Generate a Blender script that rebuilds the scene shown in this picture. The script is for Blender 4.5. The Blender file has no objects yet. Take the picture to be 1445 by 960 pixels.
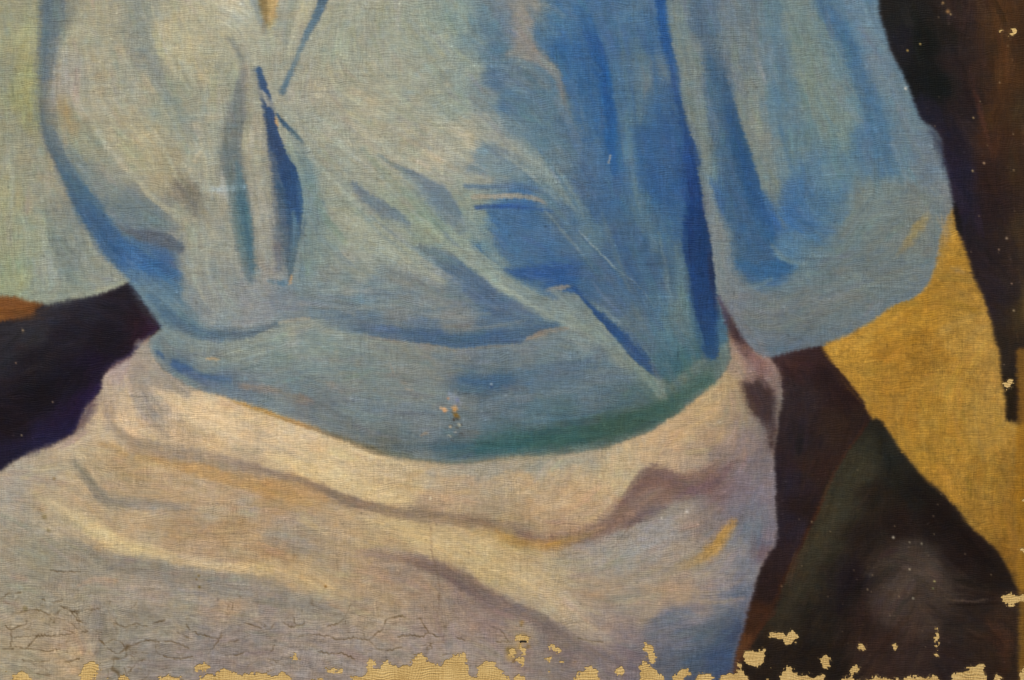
import bpy, math
import numpy as np

# ------------------------------------------------------------------ camera, world, lamps, exposure
scene = bpy.context.scene
PX = 0.00025                      # one picture unit of the canvas = 0.25 mm
CX, CY = 722.5, 480.0             # centre of the detail that is photographed
HANG = 1.45                       # height of that centre above the floor

cam_data = bpy.data.cameras.new('camera')
cam = bpy.data.objects.new('camera', cam_data)
scene.collection.objects.link(cam)
CAM_D = 0.80
cam.location = (0.0, -CAM_D, HANG)
cam.rotation_euler = (math.radians(90), 0, 0)
cam_data.sensor_width = 36.0
cam_data.lens = 36.0 * CAM_D / (1445 * PX)
cam_data.clip_start = 0.01
cam_data.clip_end = 50
scene.camera = cam

world = bpy.data.worlds.new('World')
scene.world = world
world.use_nodes = True
bg = world.node_tree.nodes['Background']
bg.inputs['Color'].default_value = (1.0, 0.97, 0.93, 1)
bg.inputs['Strength'].default_value = 0.16

def area_lamp(name, loc, target, size, power, col):
    d = bpy.data.lights.new(name, 'AREA')
    d.shape = 'DISK'; d.size = size; d.energy = power; d.color = col
    o = bpy.data.objects.new(name, d)
    o.location = loc
    v = np.array(target) - np.array(loc)
    from mathutils import Vector
    o.rotation_euler = Vector(v).to_track_quat('-Z', 'Y').to_euler()
    scene.collection.objects.link(o)
    return o
# the gallery's ceiling spot, above and a little to the left of the picture
area_lamp('gallery_spot', (-0.55, -1.35, HANG + 2.35), (0, 0, HANG), 0.16, 131.0, (1.0, 0.97, 0.92))

scene.view_settings.view_transform = 'Standard'
scene.view_settings.look = 'None'
scene.view_settings.gamma = 1.0
scene.view_settings.exposure = 0.0
scene.view_settings.use_curve_mapping = False

# --- PAINTER BEGIN
# The paint film is worked out stroke by stroke in canvas units (x right, y down), the way it was laid on:
# broad areas first, then folds, then accents.  Result: pigment colour, film height, film id, bare spots.
X0, X1, Y0, Y1 = -150, 1457, -110, 978
W, H = X1 - X0, Y1 - Y0
rng = np.random.default_rng(7)
col = np.zeros((H, W, 3), np.float32)
hgt = np.zeros((H, W), np.float32)
pid = np.zeros((H, W), np.int16)
PARTS = [None]                    # (name, parent index, label)

def noise(sx, sy, seed, oct=1):
    r = np.random.default_rng(seed)
    out = np.zeros((H, W), np.float32); amp = 1.0; tot = 0
    for o in range(oct):
        nx, ny = int(W / sx) + 3, int(H / sy) + 3
        g = r.standard_normal((ny, nx)).astype(np.float32)
        xs = np.arange(W) / sx; ys = np.arange(H) / sy
        xi = xs.astype(int); fx = (xs - xi).astype(np.float32); fx = fx * fx * (3 - 2 * fx)
        yi = ys.astype(int); fy = (ys - yi).astype(np.float32); fy = fy * fy * (3 - 2 * fy)
        a = g[yi][:, xi] * (1 - fx) + g[yi][:, xi + 1] * fx
        b = g[yi + 1][:, xi] * (1 - fx) + g[yi + 1][:, xi + 1] * fx
        out += amp * (a * (1 - fy)[:, None] + b * fy[:, None]); tot += amp * amp
        amp *= 0.55; sx = max(1.0, sx / 2); sy = max(1.0, sy / 2)
    return out / math.sqrt(tot)

def sstep(x):
    x = np.clip(x, 0, 1); return x * x * (3 - 2 * x)

def blur(a, s):
    if s < 0.4: return a
    r = max(1, int(round(s * 0.95)))
    for ax in (0, 1):
        for _ in range(3):
            p = [(0, 0)] * a.ndim; p[ax] = (r + 1, r)
            c = np.cumsum(np.pad(a, p, mode='edge'), axis=ax, dtype=np.float32)
            n = a.shape[ax]
            hi = np.take(c, np.arange(2 * r + 1, 2 * r + 1 + n), axis=ax); lo = np.take(c, np.arange(0, n), axis=ax)
            a = (hi - lo) / (2 * r + 1)
    return a

def spl(pts, closed=False, step=9.0):
    p = np.array(pts, float); out = []
    n = len(p)
    rngs = range(n if closed else n - 1)
    for i in rngs:
        if closed: a, b, c, d = p[i - 1], p[i], p[(i + 1) % n], p[(i + 2) % n]
        else:
            b, c = p[i], p[i + 1]
            a = p[i - 1] if i > 0 else 2 * b - c
            d = p[i + 2] if i + 2 < n else 2 * c - b
        m = max(1, int(np.hypot(*(c - b)[:2]) / step))
        t = (np.arange(m) / m)[:, None]
        m1, m2 = (c - a) * 0.42, (d - b) * 0.42
        out.append((2*t**3-3*t*t+1)*b + (t**3-2*t*t+t)*m1 + (-2*t**3+3*t*t)*c + (t**3-t*t)*m2)
    if not closed: out.append(p[-1:])
    return np.concatenate(out)

SCUM = None
FLOW = []                         # where the brush went, for the bristle marks
def part(name, parent=0, label=None):
    PARTS.append((name, parent, label)); return len(PARTS) - 1

def poly_mask(pts, soft, smooth=True):
    p = np.array(pts, float)
    p[:, 0] = np.where(p[:, 0] <= 0, X0 - 30, np.where(p[:, 0] >= 1445, X1 + 30, p[:, 0]))
    p[:, 1] = np.where(p[:, 1] <= 0, Y0 - 30, np.where(p[:, 1] >= 960, Y1 + 30, p[:, 1]))
    if smooth: p = spl(p, True, 6.0)
    pad = int(soft * 3) + 4
    x0 = max(0, int(p[:, 0].min() - X0) - pad); x1 = min(W, int(p[:, 0].max() - X0) + pad)
    y0 = max(0, int(p[:, 1].min() - Y0) - pad); y1 = min(H, int(p[:, 1].max() - Y0) + pad)
    m = np.zeros((y1 - y0, x1 - x0 + 1), np.float32)
    q = np.roll(p, -1, axis=0)
    for (ax, ay), (bx, by) in zip(p, q):
        if ay > by: ax, ay, bx, by = bx, by, ax, ay
        r0 = max(y0, math.ceil(ay - Y0 - 0.5)); r1 = min(y1, math.ceil(by - Y0 - 0.5))
        if r1 <= r0: continue
        rows = np.arange(r0, r1)
        xs = ax + (rows + 0.5 + Y0 - ay) * (bx - ax) / (by - ay) - X0
        ci = np.clip(np.ceil(xs - 0.5).astype(int) - x0, 0, x1 - x0)
        m[rows - y0, ci] += 1
    m = (np.cumsum(m, axis=1)[:, :-1] % 2).astype(np.float32)
    return blur(m, soft), slice(y0, y1), slice(x0, x1)

def scumble(a, sy, sx, k):
    n = SCUM[sy, sx]
    return np.clip(a + k * n * 4 * a * (1 - a) * 0.25, 0, 1)

def P(c, pts, soft=2.0, op=1.0, prt=None, smooth=True, relief=0.0, within=None):
    """a flat area of one pigment (or, with c None, only a film outline)"""
    m, sy, sx = poly_mask(pts, soft, smooth)
    if prt is not None:
        hit = m > 0.5
        if within is not None: hit &= np.isin(pid[sy, sx], within)
        pid[sy, sx][hit] = prt
    if c is None: return
    a = scumble(m, sy, sx, 0.8) * op
    col[sy, sx] += a[..., None] * (np.array(c, np.float32) - col[sy, sx])
    if relief: hgt[sy, sx] += relief * m

def G(prt_ids, pts, s=14.0, p=2.6, op=1.0, soft=2.0, only=None):
    """broad wet-in-wet blending: pigments laid at points and worked into each other inside the given films"""
    q = 5
    gx, gy = np.meshgrid(np.arange(X0, X1 + q, q), np.arange(Y0, Y1 + q, q))
    num = np.zeros(gx.shape + (3,), np.float32); den = np.zeros(gx.shape, np.float32)
    for x, y, r, g, b in pts:
        w = 1.0 / ((gx - x) ** 2 + (gy - y) ** 2 * 1.0 + s * s) ** p
        w = w.astype(np.float64) * 1e6
        num += (w[..., None] * np.array((r, g, b))).astype(np.float32); den += w.astype(np.float32)
    f = num / den[..., None]
    xs = (np.arange(W) / q); ys = (np.arange(H) / q)
    xi = xs.astype(int); fx = (xs - xi).astype(np.float32)[None, :, None]
    yi = ys.astype(int); fy = (ys - yi).astype(np.float32)[:, None, None]
    A = f[yi][:, xi] * (1 - fx) + f[yi][:, xi + 1] * fx
    B = f[yi + 1][:, xi] * (1 - fx) + f[yi + 1][:, xi + 1] * fx
    full = A * (1 - fy) + B * fy
    m = np.isin(pid, prt_ids).astype(np.float32) * op
    m = blur(m, soft)
    if only is not None: m = m * np.isin(pid, only)
    m = m[..., None]
    col[...] += m * (full - col)

def S(c, w, pts, soft=4.0, op=0.9, prt=None, relief=0.25, within=None, streak=0.025):
    """one loaded brush stroke: colours and widths change along it, bristles streak it"""
    p = [list(map(float, t)) for t in pts]
    for end, nxt in ((0, 1), (-1, -2)):
        e, f = p[end], p[nxt]
        d = [e[0] - f[0], e[1] - f[1]]
        if e[1] <= 2 and d[1] < 0:   k = 115 / max(abs(d[1]), 4)
        elif e[0] <= 2 and d[0] < 0: k = 155 / max(abs(d[0]), 4)
        else: continue
        z = [e[0] + max(-45, min(45, d[0] * k)) if e[1] <= 2 else e[0] + d[0] * k, e[1] + (d[1] * k if e[1] <= 2 else max(-40, min(40, d[1] * k)))]
        p = [z] + p if end == 0 else p + [z]
    c = c if isinstance(c[0], (tuple, list)) else [c]
    w = w if isinstance(w, (tuple, list)) else [w]
    q = spl(p)
    L = np.concatenate([[0], np.cumsum(np.hypot(*np.diff(q, axis=0).T))]); L /= max(L[-1], 1e-6)
    wv = np.interp(L, np.linspace(0, 1, len(w)), w) / 2
    sn, sp = soft if isinstance(soft, (tuple, list)) else (soft, soft)
    pad = max(w) / 2 + max(sn, sp) * 1.6 + 3
    dd = np.diff(q, axis=0); FLOW.append(np.stack([(q[:-1, 0] + q[1:, 0]) / 2, (q[:-1, 1] + q[1:, 1]) / 2, np.arctan2(dd[:, 1], dd[:, 0])], axis=1))
    x0 = max(0, int(q[:, 0].min() - X0 - pad)); x1 = min(W, int(q[:, 0].max() - X0 + pad) + 1)
    y0 = max(0, int(q[:, 1].min() - Y0 - pad)); y1 = min(H, int(q[:, 1].max() - Y0 + pad) + 1)
    if x1 <= x0 or y1 <= y0: return
    sy, sx = slice(y0, y1), slice(x0, x1)
    gx, gy = np.meshgrid(np.arange(x0, x1) + X0 + 0.5, np.arange(y0, y1) + Y0 + 0.5)
    gx = gx.astype(np.float32); gy = gy.astype(np.float32)
    best = np.full(gx.shape, 1e9, np.float32); T = np.zeros_like(best); U = np.zeros_like(best)
    for i in range(len(q) - 1):
        ax, ay = q[i]; bx, by = q[i + 1]; dx, dy = bx - ax, by - ay
        l2 = dx * dx + dy * dy + 1e-9
        t = np.clip(((gx - ax) * dx + (gy - ay) * dy) / l2, 0, 1)
        ex = gx - ax - t * dx; ey = gy - ay - t * dy
        hw = wv[i] + t * (wv[i + 1] - wv[i])
        d = np.sqrt(ex * ex + ey * ey)
        k = d - hw
        m = k < best
        best = np.where(m, k, best)
        T = np.where(m, L[i] + t * (L[i + 1] - L[i]), T)
        U = np.where(m, np.sign(ex * dy - ey * dx) * d, U)
    sf = np.where(U > 0, sp, sn)             # U > 0: above a stroke drawn to the right, right of one drawn downwards
    a = sstep((sf - best) / (2 * sf))
    ca = np.array(c, np.float32)
    if len(c) > 1:
        f = T * (len(c) - 1); i0 = np.clip(f.astype(int), 0, len(c) - 2); fr = (f - i0)[..., None]
        cc = ca[i0] * (1 - fr) + ca[i0 + 1] * fr
    else: cc = np.broadcast_to(ca[0], gx.shape + (3,))
    br = np.random.default_rng(int(abs(p[0][0] * 13 + p[0][1] * 7 + len(p)))).standard_normal(260)
    ui = U * 0.55 + 120 + 3 * np.sin(T * 9.0)
    ui = np.clip(ui, 0, 257); u0 = ui.astype(int); uf = ui - u0
    bris = (br[u0] * (1 - uf) + br[u0 + 1] * uf).astype(np.float32)
    a2 = scumble(np.clip(a + 0.07 * bris * a * (1 - a) * 4, 0, 1), sy, sx, 0.9) * op
    col[sy, sx] += a2[..., None] * (cc * (1 + streak * bris[..., None]) - col[sy, sx])
    hgt[sy, sx] += relief * a * (0.5 + 0.25 * bris)
    if prt is not None:
        hit = a > 0.5
        if within is not None: hit &= np.isin(pid[sy, sx], within)
        pid[sy, sx][hit] = prt

weave_n = noise(9, 2.2, 91) * 0.6 + noise(2.2, 9, 92) * 0.4 + noise(1.7, 1.7, 93) * 0.5
SCUM = weave_n

# ---- films (areas of paint).  index 0 = bare linen
BACK = part('dark_background', 0, 'dark brown and black background paint')
YELLOW = part('yellow_patch', 0, 'ochre yellow patch between sleeve and drapery')
DRAPE = part('dark_green_drapery', 0, 'dark green and brown drapery')
GAP = part('purple_shadow', 0, 'deep purple shadow beside the white garment')
DARK = part('black_sash', 0, 'black sash running under the sleeve')
HAND = part('brown_hand', 0, 'brown skin showing below the sleeve')
SHIRT = part('blue_shirt', 0, 'loose shirt painted in blue and cream')
SLV = part('sleeve', SHIRT, 'full blue sleeve beside the ochre patch')
SLV2 = part('sleeve', SHIRT, 'pale greenish cream sleeve above the black sash')
WAIST = part('waistband', SHIRT, 'grey blue waistband with teal lower edge')
SKIRT = part('white_garment', 0, 'cream white garment with folds and cracked lower paint')
EDGE = part('worn_edge', 0, 'rubbed golden brown edge strip')
SH = (SHIRT, SLV, SLV2, WAIST)
def sk(parent): return part('brush_stroke', parent)

sleeve_r = [(1236,0),(1240,20),(1246,37),(1256,70),(1273,103),(1286,143),(1304,173),(1320,183),(1329,197),(1332,230),(1338,257),(1347,287),(1330,322),(1326,335),(1323,355),(1321,372),(1313,395),(1303,408),(1283,424),(1250,437),(1226,456),(1193,474),(1166,483),(1155,487),(1116,496),(1083,504),(1062,497),(1045,482),(1038,462),(1030,440)]
body_l = [(182,399),(197,417),(210,433),(222,448),(228,462)]
dark_low = [(228,462),(212,474),(200,484),(187,502),(167,510),(148,526),(143,553),(123,573),(113,593),(103,613),(67,630),(43,638),(20,653),(0.5,667)]
hem = [(210,478),(212,500),(228,522),(262,546),(300,556),(361,576),(428,596),(461,612),(508,629),(545,641),(588,650),(628,655),(661,654),(722,646),(805,640),(855,632),(889,621),(922,609),(955,584),(982,563),(1005,543),(1025,523),(1032,507),(1028,482)]
skirt_r = [(1059,493),(1083,500),(1098,518),(1104,537),(1106,553),(1098,580),(1095,603),(1090,635),(1093,700),(1096,753),(1092,768),(1082,785),(1073,803),(1066,825),(1060,850),(1049,885),(1038,920),(1024,960)]
red_line = [(1226,592),(1216,605),(1193,635),(1163,687),(1150,727),(1136,757),(1120,793),(1100,830),(1083,868),(1062,903),(1045,935),(1030,965)]
yel_r = [(1346,287),(1349,320),(1360,350),(1369,377),(1372,392),(1386,417),(1396,447),(1405,480),(1412,495),(1413,520),(1416,553),(1418,594)]
yel_b = [(1230,597),(1243,596),(1253,613),(1271,638),(1290,663),(1323,693),(1353,720),(1376,750),(1403,773),(1416,790),(1427,812)]
yel_l = [(1161,491),(1176,517),(1196,537),(1213,560),(1223,583),(1230,597)]

P((42,28,27), [(1200,-40),(1445,-40),(1445,960),(1200,960)], 1, 1, BACK, smooth=False)
P((168,122,40), [(1330,300)]+yel_r+[(1437,597),(1445,600),(1445,850),(1427,830)]+yel_b[::-1]+yel_l[::-1]+[(1161,470),(1240,430)], 1.6, 1, YELLOW, smooth=False)
P((46,36,32), [(1243,594)]+yel_b[2:]+[(1440,840),(1440,960),(1000,960)]+red_line[::-1], 1.6, 1, DRAPE, smooth=False)
P((46,30,34), [(1040,450),(1090,480),(1150,480)]+yel_l+[(1226,592)]+red_line[1:]+[(1000,960),(1000,700)], 1.6, 1, GAP, smooth=False)
P((150,150,135), [(0,-40),(1000,-40),(1030,440),(1028,482)]+hem[::-1]+[(228,462)]+body_l[::-1]+[(140,400),(0,400)], 1.6, 1, SHIRT, smooth=False)
P((27,21,27), [(0,455),(40,432),(67,428),(100,420),(133,412),(160,405),(182,396)]+body_l+dark_low[1:]+[(0,700)], 1.5, 1, DARK, smooth=False)
P((118,74,38), [(0,400),(20,413),(40,420),(62,427),(50,436),(30,452),(0,463)], 3, 1, HAND)
P((180,160,130), [(0,700)]+dark_low[::-1]+hem+skirt_r+[(0,960)], 1.6, 1, SKIRT, smooth=False)
P((150,145,118), [(0,-40),(72,-40),(64,60),(60,120),(62,170),(80,225),(110,275),(140,325),(182,398),(160,408),(133,416),(100,424),(67,431),(37,424),(20,417),(0,403)], 1.6, 1, SLV2, smooth=False)
P((110,130,150), [(942,-40)]+sleeve_r+[(1022,460),(1012,410),(1004,370),(1000,320),(989,253),(975,197),(962,140),(952,83),(942,0)], 1.6, 1, SLV, smooth=False)
P(None, [(210,478),(228,462),(250,466),(300,478),(360,475),(395,456),(440,452),(470,466),(540,479),(600,488),(660,491),(720,484),(790,463),(840,452),(870,470),(905,510),(945,545),(1000,500),(1028,482)]+hem[::-1][:-1], 1, 1, WAIST, smooth=False)
P((140,100,36), [(1433,490),(1447,490),(1447,960),(1435,960),(1436,830)], 2.5, 0.75, EDGE, smooth=False)
z_ = pid == 0
xz_ = np.arange(W)[None, :] + X0
pid[z_ & (xz_ < 1100)] = SKIRT; pid[z_ & (xz_ >= 1100)] = GAP

# ---- broad blending
G([BACK], [(1260,20,30,26,24),(1300,60,17,18,15),(1320,120,17,18,16),(1300,120,20,19,20),(1275,60,30,26,32),(1300,160,32,26,38),(1340,40,30,24,20),(1355,30,50,32,28),(1350,90,40,28,28),(1365,150,38,26,26),(1340,200,34,26,36),(1350,250,36,29,45),(1370,300,36,28,40),(1385,100,52,32,22),(1405,30,70,42,20),(1412,100,74,44,20),(1410,160,66,39,20),(1405,200,62,36,22),(1400,250,48,29,24),(1395,300,42,27,26),(1440,60,62,38,20),(1441,160,60,40,22),(1440,240,58,38,24),(1390,360,40,28,30),(1400,420,42,30,34),(1430,420,44,31,30),(1425,350,46,32,28),(1425,500,44,32,24),(1430,560,40,28,16),(1443,430,72,54,26),(1443,340,62,44,26)])
G([YELLOW], [(1340,310,172,128,46),(1345,360,178,130,42),(1350,400,165,122,45),(1330,420,172,124,38),(1300,440,178,128,36),(1250,460,182,132,40),(1190,490,190,138,44),(1200,520,178,130,42),(1260,500,170,120,36),(1300,490,162,114,33),(1350,470,178,134,52),(1380,480,182,138,58),(1400,540,176,132,54),(1350,540,178,132,46),(1290,560,170,122,38),(1250,580,172,124,40),(1320,600,176,130,44),(1400,600,178,134,52),(1300,650,172,126,40),(1350,670,172,124,40),(1400,680,164,120,40),(1430,650,158,116,42),(1430,720,148,106,34),(1400,740,158,114,38),(1425,780,142,98,30),(1432,830,110,76,26)])
G([DRAPE], [(1243,605,38,40,34),(1235,630,46,48,38),(1215,660,58,58,44),(1190,720,58,56,42),(1165,770,56,52,38),(1140,820,54,50,38),(1105,870,50,46,36),(1260,660,38,40,34),(1290,690,32,32,28),(1240,700,40,36,30),(1220,760,40,34,30),(1270,740,38,30,27),(1320,740,34,28,26),(1360,780,36,28,26),(1400,810,36,30,26),(1240,790,52,44,38),(1280,780,66,57,49),(1300,800,70,61,53),(1270,830,74,63,55),(1310,840,70,60,52),(1340,830,58,49,42),(1250,860,72,60,54),(1300,880,72,58,50),(1200,810,38,32,34),(1190,850,38,34,32),(1150,880,40,36,30),(1220,880,48,36,30),(1240,910,56,42,36),(1300,920,56,44,40),(1350,890,50,42,38),(1380,860,46,38,34),(1340,930,48,38,36),(1400,900,52,40,32),(1420,870,58,44,34),(1415,930,52,40,30),(1100,930,40,34,28),(1160,930,38,32,26),(1380,950,50,40,34)])
G([GAP], [(1100,500,66,44,46),(1130,510,58,36,36),(1170,530,46,28,28),(1200,560,44,26,26),(1130,560,52,38,40),(1130,620,46,34,38),(1180,600,54,36,30),(1210,590,48,32,28),(1120,680,46,34,42),(1150,660,52,34,30),(1115,740,46,34,42),(1130,720,42,28,28),(1105,790,50,34,36),(1090,820,46,30,30),(1070,870,66,38,24),(1075,830,46,30,28),(1050,920,96,58,34)])
G([DARK], [(10,490,44,39,40),(40,470,48,44,44),(80,440,44,40,44),(120,430,40,36,42),(170,420,34,28,32),(200,440,36,24,26),(218,458,44,24,36),(100,470,34,28,32),(50,510,32,26,28),(150,480,28,22,26),(60,560,24,18,20),(110,540,26,20,24),(140,520,30,20,34),(20,600,28,20,22),(90,600,34,24,44),(60,620,36,28,48),(20,640,32,26,40),(125,560,38,24,48)])
G([SLV2], [(10,30,150,140,110),(30,60,156,146,104),(10,100,140,134,110),(38,110,154,146,96),(36,150,150,142,92),(15,170,146,138,112),(20,220,152,142,114),(40,220,150,138,112),(20,280,158,148,112),(65,270,150,140,118),(10,350,150,146,114),(25,390,150,150,114),(45,345,150,148,120),(60,320,146,146,122),(80,300,132,132,122),(62,400,144,148,132),(75,380,150,154,146),(90,350,128,132,124),(110,350,134,138,132),(100,400,136,140,126),(135,350,142,144,134),(150,390,142,142,130),(120,300,130,130,122)])
G([SHIRT], [
 (75,30,120,120,110),(105,60,160,148,120),(100,90,158,148,130),(95,110,156,144,128),(130,40,158,146,118),(150,80,162,148,120),(160,20,160,146,118),(185,30,142,138,122),(205,80,142,138,124),(190,130,160,148,124),(130,140,164,150,124),(170,190,166,152,122),(210,190,170,154,120),(240,230,160,142,108),(230,60,172,156,122),(265,60,174,158,124),(295,100,170,154,120),(300,30,172,158,126),(310,60,165,152,122),(265,130,152,144,120),(240,150,138,138,122),(290,150,158,150,128),(265,190,148,142,124),(285,200,164,154,130),(275,240,160,150,126),(300,270,156,146,124),(265,270,126,118,106),(250,310,160,146,120),(220,260,168,150,118),(200,230,170,154,120),(115,200,150,144,118),(100,180,152,140,112),(130,235,142,138,120),(160,255,146,142,126),(185,280,122,126,126),(220,300,112,118,122),(160,290,116,126,130),(170,320,110,122,134),(210,320,118,126,134),
 (200,350,82,102,138),(225,370,70,96,142),(235,400,96,116,142),(215,410,104,124,144),(270,340,150,146,130),(275,380,146,144,132),(310,350,152,148,132),(305,390,142,142,136),(330,340,146,144,132),(320,430,140,142,138),(270,420,134,138,138),(300,450,138,142,142),(260,445,106,122,138),(245,430,102,122,142),(350,430,140,140,140),(370,440,140,140,142),
 (320,20,184,174,146),(340,30,170,160,134),(310,100,150,146,126),(325,220,120,120,116),(300,220,158,150,128),(310,200,152,146,126),(350,60,160,152,130),(350,200,158,148,126),(352,250,152,144,126),(358,320,150,146,134),(375,340,150,146,136),(380,370,146,142,136),(390,60,158,150,128),(405,30,148,144,128),(420,20,166,156,130),(400,100,154,148,128),(415,130,158,150,130),(430,170,152,148,130),(440,130,164,152,128),(430,240,122,136,136),(440,300,122,136,138),(420,350,120,130,132),(450,350,136,144,134),(470,260,148,148,132),(450,210,152,150,132),
 (470,60,154,150,130),(500,50,156,152,132),(560,40,150,150,132),(600,100,150,150,134),(480,130,162,152,128),(520,150,168,156,128),(540,110,156,152,132),(640,30,134,146,138),(620,60,144,150,136),(640,150,142,150,138),(600,150,156,154,136),(660,100,138,146,138),(500,230,158,152,132),(480,190,160,154,134),(560,200,160,152,130),(600,200,166,156,132),(480,300,148,150,134),(520,330,148,150,134),(560,330,150,152,136),(500,370,146,148,136),(560,310,142,148,132),(600,330,138,146,130),
 (620,210,172,158,132),(640,190,160,154,134),(660,190,166,156,132),(690,170,146,148,138),(700,200,150,150,138),(650,240,154,150,134),(660,300,134,144,132),(650,330,140,148,134),(690,40,96,118,140),(700,70,90,114,140),(670,60,118,134,140),(715,30,104,118,140),(700,115,92,112,142),(712,150,84,110,146),(690,140,120,134,142),(720,185,110,128,146),
 (735,20,138,132,124),(740,60,136,128,122),(735,110,106,122,138),(760,120,104,122,142),(765,50,78,110,150),(785,30,100,122,144),(790,70,62,98,148),(800,110,74,104,144),(815,90,72,104,148),(780,150,98,122,144),(740,160,96,122,146),(800,180,92,112,138),(760,200,98,122,144),(830,160,92,114,140),(820,210,92,114,146),(840,20,92,116,146),(860,60,88,116,150),(880,30,94,120,148),(890,90,100,122,146),(905,110,112,120,132),(870,130,94,120,142),(890,160,102,126,142),(880,200,96,120,144),(910,150,82,110,142),(915,50,78,108,150),(920,200,64,96,146),(900,240,78,106,148),(930,250,56,88,144),(870,250,80,108,150),(895,290,92,118,140),(850,290,80,108,148),(830,260,92,112,144),(790,220,104,122,142),(780,290,94,116,144),(740,300,72,104,150),(730,340,76,106,148),(760,340,78,108,150),(800,330,84,110,146),(690,350,72,104,150),(700,320,76,108,152),(840,330,104,126,142),(870,345,86,106,138),(900,340,90,108,136),(860,380,88,108,138),(890,390,84,102,132),(940,330,92,118,142),(920,380,88,110,136),(940,400,92,114,138),(920,440,98,118,140),(945,450,104,128,142),(955,480,92,120,138),(870,430,92,112,142),(895,455,112,122,132),(910,490,98,116,138),(930,510,82,110,130),(960,510,76,106,122),(980,525,78,108,116),(1010,500,84,112,122),(840,400,78,104,142),(790,390,62,92,146),(740,395,80,108,144),(1015,480,76,108,138),
 (440,400,124,134,138),(480,400,130,136,134),(430,430,116,128,142),(400,430,124,130,140),(480,440,110,122,138),(530,420,116,128,138),(560,400,128,134,134),(590,400,122,130,138),(560,445,124,128,130),(610,430,128,132,132),(640,445,122,126,130),(600,460,100,114,138),(520,460,108,120,138),(650,400,112,124,138),(700,450,92,110,140),(690,410,104,120,140),(700,380,96,118,142),(740,445,104,118,138),(770,450,96,114,140)])
G([WAIST], [
 (225,490,112,128,136),(240,480,116,132,138),(280,488,126,136,134),(330,492,130,140,134),(300,510,124,136,138),(360,490,132,142,136),(420,465,144,150,140),(400,480,134,146,138),(440,490,126,140,138),(480,490,126,138,134),(390,510,120,138,138),(380,530,118,132,140),(250,520,84,106,144),(230,515,116,126,138),(260,540,106,120,138),(310,535,92,110,144),(350,550,102,116,140),(400,550,120,128,136),(420,540,116,130,140),(500,550,122,132,136),(470,520,124,136,136),(540,500,128,134,128),(600,510,130,132,126),(560,530,126,132,130),(600,550,124,130,130),(520,590,114,126,138),(560,580,118,128,136),(600,600,114,124,136),(460,580,116,124,132),(430,580,110,118,130),(500,610,112,118,120),(540,620,108,112,108),(580,620,106,118,128),(660,540,80,104,138),(700,540,78,104,140),(640,510,116,124,132),(690,510,102,118,138),(740,500,110,124,142),(690,580,104,116,136),(660,600,104,118,132),(700,600,84,110,130),(650,570,116,124,132),(800,520,94,116,146),(750,540,88,114,148),(780,490,112,128,142),(820,480,124,138,142),(850,500,104,124,148),(870,530,94,118,146),(830,560,96,118,142),(760,580,86,116,142),(800,590,82,112,132),(890,560,84,112,126),(720,570,98,116,140),(640,630,84,104,122),(680,630,74,104,120),(720,620,70,104,116),(780,615,72,102,108),(850,600,76,102,102),(900,590,80,104,100),(930,585,78,106,104),(960,560,78,108,110),(990,540,84,112,112),(1020,510,92,118,122),(940,550,88,116,114),(870,500,124,138,140)], soft=8, only=SH)
w_ = blur((pid == WAIST).astype(np.float32), 6)[..., None] * np.isin(pid, SH)[..., None]
g_ = col.mean(axis=2, keepdims=True)
col += w_ * 0.32 * (g_ + np.array((1, 2, -1), np.float32) - col)
G([SLV], [
 (950,20,132,138,138),(965,60,132,138,140),(985,30,88,112,146),(1000,20,96,116,148),(1030,20,118,126,136),(1040,60,122,130,136),(1060,30,112,124,138),(1030,100,110,120,138),(1060,120,128,136,136),(1070,80,118,130,142),(1050,170,132,136,132),(1075,200,130,136,132),(1085,250,122,134,140),(1090,30,100,126,150),(1100,80,104,126,150),(1120,30,118,132,138),(1135,70,124,138,134),(1150,110,126,138,134),(1160,150,124,138,136),(1180,180,120,138,138),(1100,130,96,126,154),(1110,170,104,128,150),(1130,200,106,130,146),(1150,230,94,124,156),(1185,230,104,132,152),(1180,265,98,126,150),(1120,270,78,114,164),(1095,240,112,132,148),(1090,310,64,104,168),(1150,300,84,118,160),(1180,300,100,124,150),(1165,40,112,134,150),(1200,20,96,126,158),(1180,90,112,134,150),(1220,40,106,132,160),(1245,90,110,130,154),(1265,130,112,132,152),(1240,160,100,128,158),(1230,200,86,120,162),(1250,230,86,120,162),(1215,210,92,124,158),(1280,180,112,132,150),(1270,220,108,128,152),(1305,200,116,128,146),(1310,240,116,128,146),(1290,250,116,130,144),(1230,280,122,138,144),(1260,265,116,136,148),(1280,290,130,136,134),(1320,280,130,132,136),(1225,320,122,136,138),(1250,340,122,132,134),(1300,330,134,132,120),(1315,340,122,128,134),(1280,370,118,126,130),(1310,380,118,128,138),(1240,390,118,126,130),(1200,380,120,130,134),(1190,340,104,126,148),(1160,340,84,118,160),(1140,360,100,128,156),(1110,350,92,128,166),(1095,380,66,100,160),(1075,350,72,108,166),(1060,320,70,106,164),(1070,390,88,118,160),(1120,390,108,128,148),(1150,420,116,126,136),(1120,450,116,122,134),(1150,460,112,122,134),(1100,480,108,118,136),(1060,470,120,124,138),(1080,440,124,128,140),(1045,430,126,128,138),(1040,390,130,136,142),(1200,440,116,126,136),(1230,430,118,128,136),(1260,410,114,126,136),(1130,480,108,118,134),(1020,340,130,138,144),(1050,290,66,100,158),(1030,360,128,136,146)])
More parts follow.
